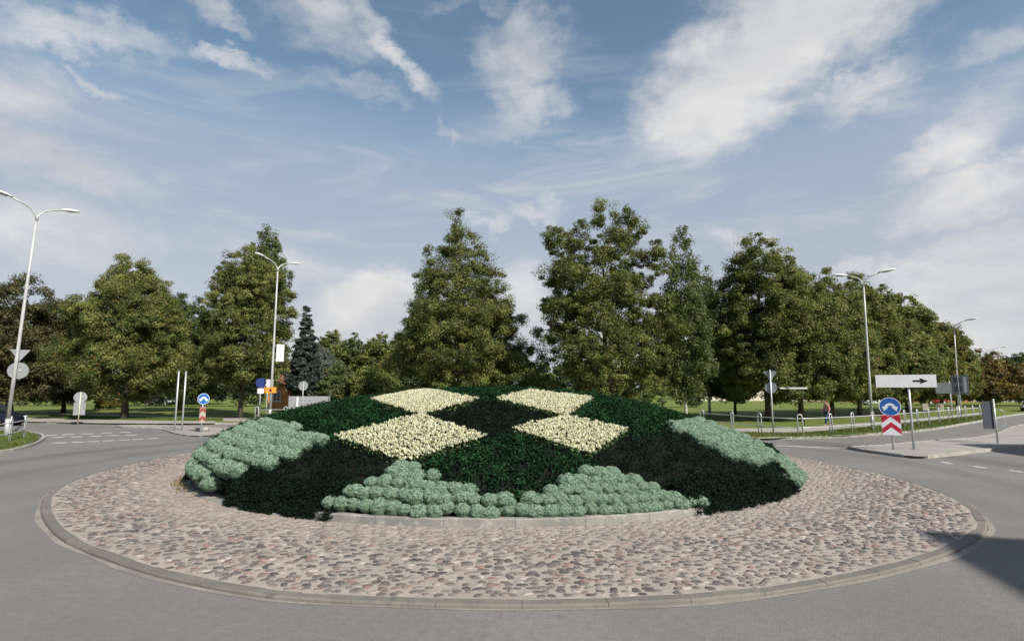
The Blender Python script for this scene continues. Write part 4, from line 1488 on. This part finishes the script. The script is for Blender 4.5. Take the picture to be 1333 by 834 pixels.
# white arrow board
b = at(1190, 584.5, .1)
s = depth(b) / F
zt, zb_ = top_z(b, 487.5) - .1, top_z(b, 504) - .1
t_ = sign_root('direction_sign', 'blank white direction board with a black arrow pointing right', b, 4)
pole(t_, zt - .05, .045, 0, .06)
mb = MB()
mb.plate([(-36 * s, zb_), (30 * s, zb_), (30 * s, zt), (-36 * s, zt)], -.02, .02, 0, 1)
zm = (zt + zb_) / 2
hb = (zt - zb_) / 2
mb.plate([(5 * s, zm - hb * .14), (13 * s, zm - hb * .14), (12.5 * s, zm - hb * .46), (21 * s, zm), (12.5 * s, zm + hb * .46), (13 * s, zm + hb * .14), (5 * s, zm + hb * .14)], -.026, -.021, 2)
mb.build('sign_board', [M_white, M_back, M_blk], t_)
MB().box((0, .04, zm), (.12, .05, zt - zb_ - .05)).build('bracket', M_galv, t_)

# back of tall narrow board on the right island
b = at(1298, 577, .1)
s = depth(b) / F
t_ = sign_root('traffic_sign', 'tall narrow board seen from behind with wire hoop', b, 25)
pole(t_, top_z(b, 519) - .1, .035, 0, -.06)
z0, z1 = top_z(b, 558) - .1, top_z(b, 522) - .1
MB().box((-.24, 0, (z0 + z1) / 2), (.42, .03, z1 - z0), bev=.01).build('sign_board', paint('sign_slate_back', (.07, .08, .10)), t_)
MB().tube([(.05, 0, z0 + .1), (.32, 0, z0 + .1), (.38, 0, z0 + .2), (.38, 0, z0 + .75), (.3, 0, z0 + .85), (.05, 0, z0 + .85)], .014, 6).build('hoop', M_galv, t_)

# give way + round sign seen from behind, right
b = at(1007, 565.5, .1)
s = depth(b) / F
t_ = sign_root('give_way_sign', 'grey back of a triangle and a disc on a post by the right railing', b)
pole(t_, top_z(b, 481) - .1, .04, 0, -.05, M_galv)
zt, zb_ = top_z(b, 483) - .1, top_z(b, 497) - .1
w = (zt - zb_) * .58
MB().plate([(0, zb_), (w, zt), (-w, zt)], 0, .012, 0).build('sign_plate', M_back, t_)
MB().plate(circle(7.4 * s, 28, 0, top_z(b, 504.5) - .1), 0, .012, 0).build('sign_plate', M_back, t_)

# long thin plate under the second lime
b = at(1036, 553, .1)
s = depth(b) / F
t_ = sign_root('street_sign', 'thin white horizontal bar plate under the second lime', b)
zc_ = top_z(b, 505) - .1
pole(t_, zc_, .022, 10 * s, .03, M_blk)
MB().box((0, 0, zc_), (32 * s, .02, 2.2 * s), bev=.003).build('sign_plate', M_white, t_)

# grey board cluster far right and the one left of it
b = at(1254, 545, .1)
s = depth(b) / F
t_ = sign_root('road_sign', 'grey framed lattice signboard beside the second right lamp', b, -12)
pole(t_, top_z(b, 489) - .1, .06, -.1)
zt, zb_ = top_z(b, 488) - .1, top_z(b, 513) - .1
mb = MB()
W_ = 9 * s
mb.plate([(-W_, zb_), (W_, zb_), (W_, zt), (-W_, zt)], 0, .03, 0)
for (x0, x1, f0, f1) in ((-.7, .2, .62, .86), (-.7, .2, .14, .42), (.42, .8, .1, .9)):
    mb.add([(x0 * W_, -.006, zb_ + f0 * (zt - zb_)), (x1 * W_, -.006, zb_ + f0 * (zt - zb_)), (x1 * W_, -.006, zb_ + f1 * (zt - zb_)), (x0 * W_, -.006, zb_ + f1 * (zt - zb_))], [[0, 1, 2, 3]], 1 if x0 < 0 else 2)
mb.build('sign_board', [M_back, paint('sign_slate', (.10, .12, .13)), M_white], t_)
b = at(1240, 543, .1)
s = depth(b) / F
t_ = sign_root('road_sign', 'low grey board back left of the lattice signboard', b, 6)
pole(t_, top_z(b, 496) - .1, .06, 0)
zt, zb_ = top_z(b, 498) - .1, top_z(b, 512) - .1
MB().box((-5 * s, 0, (zt + zb_) / 2), (20 * s, .03, zt - zb_)).build('sign_board', M_back, t_)
for (u, v0, v1, ww, vb, lab) in ((1206, 525, 534, 6, 545, 'small cream notice plate behind the right railing, left one'), (1225, 525, 535, 8, 544, 'wider cream notice plate behind the right railing')):
    b = at(u, vb, .1); s = depth(b) / F
    t_ = sign_root('notice_board', lab, b, 0, 'notice board')
    zt, zb_ = top_z(b, v0) - .1, top_z(b, v1) - .1
    for x in (-.35, .35): pole(t_, zt - .05, .03, x * ww * s, .03, name='leg')
    MB().box((0, 0, (zt + zb_) / 2), (ww * s, .03, zt - zb_), bev=.004).build('board', paint('cream_plate', (.62, .56, .44)), t_)
b = far(1313, 505, 4.2); s = depth(b) / F
t_ = sign_root('road_sign', 'small pale sign pair by the farthest lamp', b)
pole(t_, 4.3, .05)
MB().box((0, 0, 3.9), (8 * s, .03, 4 * s), bev=.01).build('sign_plate', M_white, t_)
MB().box((0, 0, 3.25), (8 * s, .03, 3 * s), bev=.01).build('sign_plate', M_back, t_)

# ---- left side signs
b = at(101.5, 551, .1); s = depth(b) / F
t_ = sign_root('traffic_sign', 'grey back of a round sign over a square plate on the left verge', b)
pole(t_, top_z(b, 510) - .1, .04, 0, -.05, paint('pole_yellowish', (.52, .50, .36)))
MB().plate(circle(7.2 * s, 28, 0, top_z(b, 517) - .1), 0, .012, 0).build('sign_plate', M_back, t_)
zt, zb_ = top_z(b, 523.5) - .1, top_z(b, 540) - .1
MB().box((0, 0, (zt + zb_) / 2), (12.5 * s, .012, zt - zb_), bev=.003).build('sign_plate', M_back, t_)

# signs hung on the leaning lamp: seen from behind
b0 = at(8, 568, .1)
b = Vector((b0.x + .09, b0.y + .17, top_z(b0, 490)))
s = depth(b) / F
t_ = sign_root('give_way_sign', 'grey back of a triangle over a disc hung on the leaning lamp', b)
h0 = b.z
z_t, z_b = top_z(b0, 454.5) - h0, top_z(b0, 470) - h0
wv = (z_t - z_b) * .66
MB().plate([(0, z_b), (wv, z_t), (-wv, z_t)], .12, .135, 0).build('sign_plate', M_back, t_)
MB().plate(circle(10.8 * s, 28, 0, top_z(b0, 482) - h0), .12, .135, 0).build('sign_plate', M_back, t_)
MB().box((0, .10, top_z(b0, 482) - h0), (.3, .05, .05)).build('bracket', M_galv, t_)

# twin posts with edge-on board
b = at(232, 560, .07); s = depth(b) / F
t_ = sign_root('twin_post_sign', 'twin tall grey posts on the left splitter island with an edge-on board', b, 8)
hgt = top_z(b, 483) - .07
for x in (-4.1, 4.1):
    MB().tube([(x * s, 0, -.05), (x * s, 0, hgt)], .045, 10).build('post', M_galv, t_)
MB().box((-4.1 * s, .25, hgt - 1.0), (.03, .42, 1.9), bev=.01).build('sign_board', M_back, t_)

# small blue sign with chevrons, left splitter island
b = at(262, 562, .07); s = depth(b) / F
t_ = sign_root('traffic_sign', 'small blue arrow disc above a narrow striped board on the left island', b, 20)
pole(t_, top_z(b, 512) - .07, .032)
disc_sign(t_, 7.3 * s, top_z(b, 519) - .07, M_blue, True, True)
chevron(t_, 7.6 * s, top_z(b, 550) - .07, top_z(b, 529) - .07, paint('sign_rust', (.25, .06, .05)), paint('sign_dirty_white', (.36, .33, .30)))

# stones at its foot
for i, (du, sc1, lab) in enumerate(((-6, .17, 'pale loose stone left of the small blue sign foot'), (6, .2, 'pale loose stone right of the small blue sign foot'))):
    bm = bmesh.new(); bmesh.ops.create_icosphere(bm, subdivisions=3, radius=sc1)
    for v_ in bm.verts:
        v_.co *= 1 + .14 * math.sin(v_.co.x * 21 + i) * math.cos(v_.co.y * 17) ; v_.co.z *= .7
    me = bpy.data.meshes.new('boulder'); bm.to_mesh(me); bm.free(); me.materials.append(M_curb)
    p = at(262 + du, 560, .1); tag(link('boulder', me, None, (p.x, p.y, .16)), lab, 'stone')

# cluster left of the mound
b = at(337, 547, .1); s = depth(b) / F
t_ = sign_root('traffic_sign', 'dark blue disc over a small white plate left of the banner lamp', b)
pole(t_, top_z(b, 492) - .1, .035)
disc_sign(t_, 6.3 * s, top_z(b, 498) - .1, M_dblue, False, False)
zt, zb_ = top_z(b, 505.5) - .1, top_z(b, 512) - .1
MB().box((0, -.01, (zt + zb_) / 2), (7.4 * s, .012, zt - zb_), bev=.003).build('sign_plate', M_white, t_)
b = at(346, 545, .1); s = depth(b) / F
t_ = sign_root('road_sign', 'pale grey square board on a thin post by the banner lamp', b)
pole(t_, top_z(b, 494) - .1, .035)
zt, zb_ = top_z(b, 493.5) - .1, top_z(b, 506.5) - .1
MB().box((.5 * s, 0, (zt + zb_) / 2), (12.5 * s, .02, zt - zb_), bev=.004).build('sign_board', paint('plate_pale', (.48, .50, .55), var=.3, scale=8), t_)
bl_ = at(351, 548, .1)
b = Vector((bl_.x, bl_.y - .16, top_z(bl_, 507.5))); s = depth(b) / F
t_ = sign_root('warning_sign', 'orange plate with a black figure strapped to the banner lamp', b)
mb = MB()
mb.plate([(-7 * s, -3.8 * s), (7 * s, -3.8 * s), (7 * s, 3.8 * s), (-7 * s, 3.8 * s)], -.01, .01, 0)
mb.plate([(-1.6 * s, -2.2 * s), (1.9 * s, -2.2 * s), (1.2 * s, .2 * s), (.5 * s, 2.4 * s), (-.8 * s, 1.8 * s)], -.016, -.011, 1)
mb.build('sign_plate', [M_orange, M_blk], t_)
MB().box((0, .06, 0), (.2, .12, .05)).build('bracket', M_galv, t_)
b = Vector((bl_.x, bl_.y, top_z(bl_, 459))); s = depth(b) / F
t_ = sign_root('banner', 'white upright banner plate on the tall lamp left of the mound', b, 0, 'banner')
ban_w, ban_h = 9.2 * s, 22 * s
MB().box((ban_w / 2 + .22, 0, 0), (ban_w, .05, ban_h), bev=.01).build('banner_panel', M_white, t_)
for z in (-.42, .42):
    MB().box((.13, 0, z * ban_h), (.22, .04, .04)).build('bracket', M_galv, t_)
b = at(393, 541, .1); s = depth(b) / F
t_ = sign_root('traffic_sign', 'grey back of an oval sign in front of the grey-leaved tree', b)
pole(t_, top_z(b, 496) - .1, .035, 0, -.05)
MB().plate([(x * .95, z) for x, z in circle(6.2 * s, 20, 0, top_z(b, 502) - .1)], 0, .012, 0).build('sign_plate', M_back, t_)
b = at(386, 543, .1)
t_ = sign_root('marker_post', 'short white post before the grey board fence', b, 0, 'post')
pole(t_, top_z(b, 517) - .1, .07, 0, 0, M_white)
MB().box((0, 0, top_z(b, 517) - .08), (.17, .17, .04), bev=.02).build('cap', M_white, t_)

# grey fence
a_, b_ = at(375, 541, .1), at(428, 541, .1)
t_ = empty('board_fence', a_)
tag(t_, 'grey board fence between the lamp and the grey-leaved tree', 'fence')
Lf = (b_ - a_).length
dv = (b_ - a_).normalized()
hf = top_z(a_, 515.5) - .1
mb = MB()
nb = int(Lf / .16)
for i in range(nb):
    p = dv * (i + .5) * .16
    mb.box((p.x, p.y, hf / 2), (.145, .025, hf - random.uniform(0, .03)), rz=math.atan2(dv.y, dv.x))
mb.build('board_panel', paint('fence_grey', (.33, .34, .37)), t_)
for i in range(4):
    p = dv * Lf * i / 3
    MB().box((p.x, p.y + .08, hf / 2), (.1, .1, hf + .1)).build('post', M_back, t_)


# ------------------------------------------------------------ houses
def house(label, base, rz, w, d, h, wall, roof, rh, wins, name='house'):
    """w along local x, front faces -Y; wins = list of (x, z, ww, wh)"""
    t_ = empty(name, base, rz)
    tag(t_, label, 'house' if name == 'house' else 'building')
    MB().box((0, d / 2, h / 2), (w, d, h)).build('wall', wall, t_)
    if rh > 0:
        mb = MB()
        ov = .35
        mb.add([(-w / 2 - ov, -ov, h + .003), (w / 2 + ov, -ov, h + .003), (w / 2 + ov, d + ov, h + .003), (-w / 2 - ov, d + ov, h + .003), (-w / 2 - ov, d / 2, h + rh), (w / 2 + ov, d / 2, h + rh)],
               [[0, 1, 5, 4], [2, 3, 4, 5], [0, 4, 3], [1, 2, 5], [0, 3, 2, 1]])
        rf = mb.build('roof', roof, t_)
        MB().box((w * .2, d / 2, h + rh), (.6, .6, 1.2)).build('chimney', wall, rf)
    else:
        MB().box((0, d / 2, h + .15), (w + .4, d + .4, .3)).build('roof', roof, t_)
    for (x, z, ww, wh) in wins:
        mb = MB()
        for (bx_, bz_, sx_, sz_) in ((0, wh / 2, ww + .12, .07), (0, -wh / 2, ww + .12, .07), (-ww / 2, 0, .07, wh - .07), (ww / 2, 0, .07, wh - .07), (0, 0, .05, wh - .07)):
            mb.box((x + bx_, -.03, z + bz_), (sx_, .06, sz_))
        f = mb.build('window', M_white, t_)
        MB().box((x, -.012, z), (ww - .06, .02, wh - .06)).build('pane', M_glass, f)
    return t_


M_brick = mat_noise2('orange_brick', ((.48, .20, .09), (.55, .25, .12), (.38, .15, .08)), (1.0, 9.0))
M_pink = mat_noise2('pink_render', ((.50, .36, .31), (.56, .42, .36), (.42, .30, .26)), (.5, 4.0))
M_cream = mat_noise2('cream_render', ((.55, .50, .40), (.62, .57, .47), (.45, .41, .34)), (.5, 4.0))
M_roofr = mat_noise2('roof_rust', ((.20, .08, .05), (.26, .11, .07), (.14, .06, .045)), (1.0, 9.0))
M_roofg = mat_noise2('roof_grey', ((.16, .16, .165), (.21, .21, .21), (.12, .12, .12)), (1.0, 9.0))
b = at(365, 533, .1)
house('orange brick house half hidden behind the banner lamp', b, 0.25, 2.9, 5, 3.0, M_brick, M_roofr, 1.3, [(-.5, 1.6, .8, 1.2)])
b = at(1030, 521.5, .1)
house('long low cream building behind the right lawn', b, -.1, 34, 10, 3.2, M_cream, M_roofg, 1.6, [(-14 + i * 4, 1.8, 1.6, 1.2) for i in range(8)], 'building')
b = at(1095, 522, .1)
house('low pink building behind the fourth lime', b, -.2, 22, 10, 3.6, M_pink, M_roofr, 1.8, [(-8 + i * 4, 1.9, 1.5, 1.3) for i in range(5)], 'building')
b = at(1180, 523, .1)
house('low brick building behind the white arrow board', b, -.4, 20, 10, 3.2, M_brick, M_roofg, 1.4, [(-7 + i * 3.6, 1.7, 1.3, 1.2) for i in range(5)], 'building')
b = at(1262, 523, .1)
house('pale building at the end of the railing', b, -.6, 18, 10, 3.8, M_cream, M_roofg, 1.5, [(-6 + i * 4, 1.9, 1.4, 1.3) for i in range(4)], 'building')
b = at(955, 521.5, .1)
house('pale grey building seen between the birches and limes', b, 0, 14, 10, 3.4, M_cream, M_roofg, 1.5, [(-4 + i * 4, 1.9, 1.4, 1.3) for i in range(3)], 'building')

# a town block and an added narrow one, out of frame on the right: their flat roofs cast the two shadows on the road
BK = (0.64 / math.hypot(.64, .77), -0.77 / math.hypot(.64, .77))


def block(label, tip, H_, w, d, rz):
    L_ = H_ / math.tan(SUN_EL)
    cx0, cy0 = tip[0] + BK[0] * L_, tip[1] + BK[1] * L_
    t_ = empty('unseen_block', (cx0, cy0, 0), rz)
    tag(t_, label, 'building')
    MB().box((w / 2, -d / 2, H_ / 2), (w, d, H_)).build('wall', M_cream, t_)
    for side in (0, 1):
        ln_ = w if side == 0 else d
        for st in range(int(H_ / 3.1)):
            for i in range(min(6, int(ln_ / 3.4))):
                p = 1.9 + i * 3.4
                z = 1.7 + st * 3.1
                mb = MB()
                if side == 0: mb.box((p, .02, z), (1.5, .06, 1.5))
                else: mb.box((-.02, -p, z), (.06, 1.5, 1.5))
                f = mb.build('window', M_white, t_)
                mb = MB()
                if side == 0: mb.box((p, .06, z), (1.3, .03, 1.3))
                else: mb.box((-.06, -p, z), (.03, 1.3, 1.3))
                mb.build('pane', M_glass, f)


tip1, tip2 = at(1182, 685, .1), at(1236, 577, .1)
block('cream five storey block beside the camera on the right', tip1, 16, 26, 42, rad(-14.5))
block('unseen narrow cream block added further along to cast the far shadow', tip2, 13, 24, 7, rad(-4))  # unseen stand-in, shaped so its shadow falls across the right splitter island


# ------------------------------------------------------------ cars
def car(label, base, rz, body, van=False, group=None):
    t_ = empty('parked_car' if not van else 'parked_van', base, rz)
    tag(t_, label, 'van' if van else 'car', group)
    L_, W_ = (4.3, 1.72)
    # stations along x (front +x): x, z_bot, z_belt, half width, z_roof, roof half width (None = no cabin)
    st = [(-2.12, .42, .80, .70), (-2.0, .26, .96, .80), (-1.2, .22, .98, .86), (0, .20, .95, .86), (.9, .22, .92, .86), (1.6, .24, .80, .83), (2.0, .28, .66, .76), (2.15, .38, .54, .62)]
    mb = MB()
    vs = []
    for (x, zb0, zt0, hw) in st:
        for (y, z) in ((-hw * .92, zb0), (-hw, zb0 + .2 * (zt0 - zb0)), (-hw, zt0 - .12), (-hw * .88, zt0), (hw * .88, zt0), (hw, zt0 - .12), (hw, zb0 + .2 * (zt0 - zb0)), (hw * .92, zb0)):
            vs.append((x, y, z))
    n = 8
    fs = [[i * n + j, i * n + (j + 1) % n, (i + 1) * n + (j + 1) % n, (i + 1) * n + j] for i in range(len(st) - 1) for j in range(n)] + [list(range(n)), list(range((len(st) - 1) * n, len(st) * n))]
    mb.add(vs, fs, 0, True)
    zr = 1.46 if not van else 1.95
    cab = [(-2.0, -1.55, .80, .66), (.95, .25, .80, .64)] if not van else [(-2.05, -1.95, .80, .74), (1.5, .95, .80, .72)]
    (xb, xbt, w0, w1), (xf, xft, _, _) = cab
    z0 = .93
    roof = [(xbt, -w1, zr), (xft, -w1, zr), (xft, w1, zr), (xbt, w1, zr)]
    mb.add(roof + [(x_, y_, z_ + .05) for x_, y_, z_ in [(xbt + .12, -w1 * .9, zr), (xft - .12, -w1 * .9, zr), (xft - .12, w1 * .9, zr), (xbt + .12, w1 * .9, zr)]],
           [[0, 1, 5, 4], [1, 2, 6, 5], [2, 3, 7, 6], [3, 0, 4, 7], [4, 5, 6, 7]], 0, False)
    mb.build('body', body, t_)
    mb = MB()
    mb.add([(xb, -w0, z0), (xf, -w0, z0), (xf, w0, z0), (xb, w0, z0)] + roof, [[0, 1, 5, 4], [1, 2, 6, 5], [2, 3, 7, 6], [3, 0, 4, 7]])
    mb.build('window', M_glass, t_)
    for s_ in (-1, 1):
        for xp in (xft * .2 - .3,):
            MB().box((xp, s_ * (w0 + w1) / 2 * 1.01, (z0 + zr) / 2), (.07, .03, zr - z0)).build('pillar', body, t_)
        MB().box((2.03, s_ * .56, .62), (.12, .26, .13), bev=.03).build('headlight', M_white, t_)
        MB().box((-2.06, s_ * .62, .78), (.08, .16, .2), bev=.02).build('tail_light', M_redp, t_)
        for x in (-1.3, 1.33):
            wv_ = MB().tube([(x, s_ * .62, .31), (x, s_ * .85, .31)], .31, 18).build('wheel', M_rubber, t_)
            MB().tube([(x, s_ * .852, .31), (x, s_ * .868, .31)], .19, 14).build('rim', M_galv, wv_)
    return t_


M_navy = paint('car_navy', (.010, .013, .028), .25, .3, spec=.6)
M_cwhite = paint('car_white', (.68, .72, .74), .25, 0, spec=.6, var=.03)
M_cgrey = paint('car_grey', (.10, .11, .12), .3, .4)
M_cred = paint('car_dark_red', (.20, .02, .02), .3, .2)
p = at(-14, 554, 0)
car('dark navy car waiting at the left picture edge', p, rad(-3), M_navy)
p = at(238, 526, .1)
car('white van parked beyond the left lawn', p, rad(8), M_cwhite, True)
p = at(206, 527, .1)
car('grey car parked beside the white van', p, rad(10), M_cgrey)
p = at(1347, 536, 0)
car('small dark car coming along the far right road', p, rad(215), M_cgrey)
p = at(1141, 527, .1)
car('white car parked behind the fourth lime', p, rad(170), M_cwhite)
p = at(1215, 526, .1)
car('red car parked far behind the cream notices', p, rad(190), M_cred)


# ------------------------------------------------------------ person walking on the right path
def skin(name, verts, edges, radii, mat, parent, root=0, sub=2):
    me = bpy.data.meshes.new(name)
    me.from_pydata(verts, edges, [])
    o = link(name, me, parent)
    md = o.modifiers.new('skin', 'SKIN')
    for i, r_ in enumerate(radii):
        sv = me.skin_vertices[0].data[i]
        sv.radius = (r_, r_) if not hasattr(r_, '__len__') else r_
        sv.use_root = (i == root)
    o.modifiers.new('subdivision', 'SUBSURF').levels = sub
    o.modifiers[-1].render_levels = sub
    dg = bpy.context.evaluated_depsgraph_get()
    me2 = bpy.data.meshes.new_from_object(o.evaluated_get(dg))
    o.modifiers.clear()
    o.data = me2
    me2.materials.clear()
    me2.materials.append(mat)
    for p_ in me2.polygons: p_.use_smooth = True
    bpy.data.meshes.remove(me)
    return o


b = at(1077.5, 554, .1)
pr_ = empty('person', b, facing(b, -60))
tag(pr_, 'person in a pink top and dark blue jeans walking on the path', 'person')
Vb = [(0, 0, .92), (0, .01, 1.12), (0, .0, 1.36), (0, 0, 1.47), (0, -.02, 1.60), (0, -.02, 1.68),
      (.09, 0, .88), (.10, -.14, .50), (.10, -.20, .09), (.10, -.32, .04),
      (-.09, 0, .88), (-.10, .10, .50), (-.10, .30, .13), (-.10, .20, .04),
      (.17, 0, 1.38), (.22, .08, 1.12), (.22, -.02, .90), (.21, -.06, .80),
      (-.17, 0, 1.38), (-.22, -.06, 1.12), (-.22, -.20, .93), (-.21, -.25, .84), (0, -.125, 1.60)]
Eb = [(0, 1), (1, 2), (2, 3), (3, 4), (4, 5), (0, 6), (6, 7), (7, 8), (8, 9), (0, 10), (10, 11), (11, 12), (12, 13), (2, 14), (14, 15), (15, 16), (16, 17), (2, 18), (18, 19), (19, 20), (20, 21), (4, 22)]
Rb = [.125, .11, .13, .05, .088, .07, .09, .062, .042, .04, .09, .062, .042, .04, .055, .042, .034, .036, .055, .042, .034, .036, .018]
skin('body', Vb, Eb, Rb, M_skin, pr_)
sel = [0, 1, 2, 14, 15, 16, 18, 19, 20]
ix = {v_: i for i, v_ in enumerate(sel)}
skin('shirt', [Vb[i] for i in sel], [(ix[a_], ix[b_]) for a_, b_ in Eb if a_ in ix and b_ in ix], [Rb[i] + .016 for i in sel], paint('pink_cloth', (.50, .22, .22), .9), pr_)
sel = [0, 6, 7, 8, 10, 11, 12]
ix = {v_: i for i, v_ in enumerate(sel)}
skin('trousers', [Vb[i] for i in sel], [(ix[a_], ix[b_]) for a_, b_ in Eb if a_ in ix and b_ in ix], [Rb[i] + .016 for i in sel], paint('denim', (.02, .05, .10), .9), pr_)
skin('hair', [(0, .01, 1.60), (0, .01, 1.70), (0, .05, 1.50)], [(0, 1), (0, 2)], [.095, .078, .06], paint('hair_brown', (.06, .035, .02), .8), pr_)


# ------------------------------------------------------------ grass blades where the verge is near enough to see
def grass(name, label, poly, n, h, seed):
    g = np.random.default_rng(seed)
    P = np.array([(p[0], p[1]) for p in poly])
    lo, hi = P.min(0), P.max(0)
    x = g.uniform(lo[0], hi[0], n * 3); y = g.uniform(lo[1], hi[1], n * 3)
    m = inpoly(x, y, [tuple(q_) for q_ in P])
    x, y = x[m][:n], y[m][:n]
    k_ = len(x)
    a_ = g.uniform(0, 2 * PI, k_); hh_ = h * g.uniform(.5, 1.4, k_); w_ = .012 + g.uniform(0, .012, k_)
    lx, ly = g.normal(0, .35, k_) * hh_, g.normal(0, .35, k_) * hh_
    z = np.full(k_, .10)
    V = np.stack([np.c_[x - np.cos(a_) * w_, y - np.sin(a_) * w_, z], np.c_[x + np.cos(a_) * w_, y + np.sin(a_) * w_, z],
                  np.c_[x + np.cos(a_) * w_ * .6 + lx * .5, y + np.sin(a_) * w_ * .6 + ly * .5, z + hh_ * .6], np.c_[x + lx, y + ly, z + hh_]], 1).reshape(-1, 3)
    o = link(name, np_mesh(name, V, np.arange(k_ * 4).reshape(k_, 4), M_grass, np.repeat(g.uniform(0, 1, k_), 4)))
    return tag(o, label, 'grass', kind='stuff')


grass('grass', 'tufty grass on the left corner island', [(ctr[0] + (x - ctr[0]) * 0.96, ctr[1] + (y - ctr[1]) * 0.96) for x, y in lip if x > -36], 26000, .10, 61)
vr = [(p.x, p.y + .25) for p in smooth_line([at(930, 569, .1), at(1040, 569.8, .1), at(1100, 568.3, .1), at(1150, 564, .1), at(1210, 559, .1), at(1280, 547.5, .1)], 2)]
vr += [(p.x, p.y) for p in reversed(smooth_line([at(930, 562, .1), at(1040, 563, .1), at(1095, 558.6, .1), at(1160, 552.6, .1), at(1230, 545.5, .1), at(1280, 540, .1)], 2))]
grass('grass', 'grass of the verge in front of the right railing', vr, 40000, .08, 62)
vl = [at(x, v_, .1)[:2] for x, v_ in ((-60, 542), (100, 544.5), (200, 546.8), (290, 547.6))] + [at(x, v_, .1)[:2] for x, v_ in ((290, 544.2), (200, 543.4), (100, 541), (-60, 538.6))]
grass('grass', 'grass strip between path and left road', vl, 30000, .09, 63)
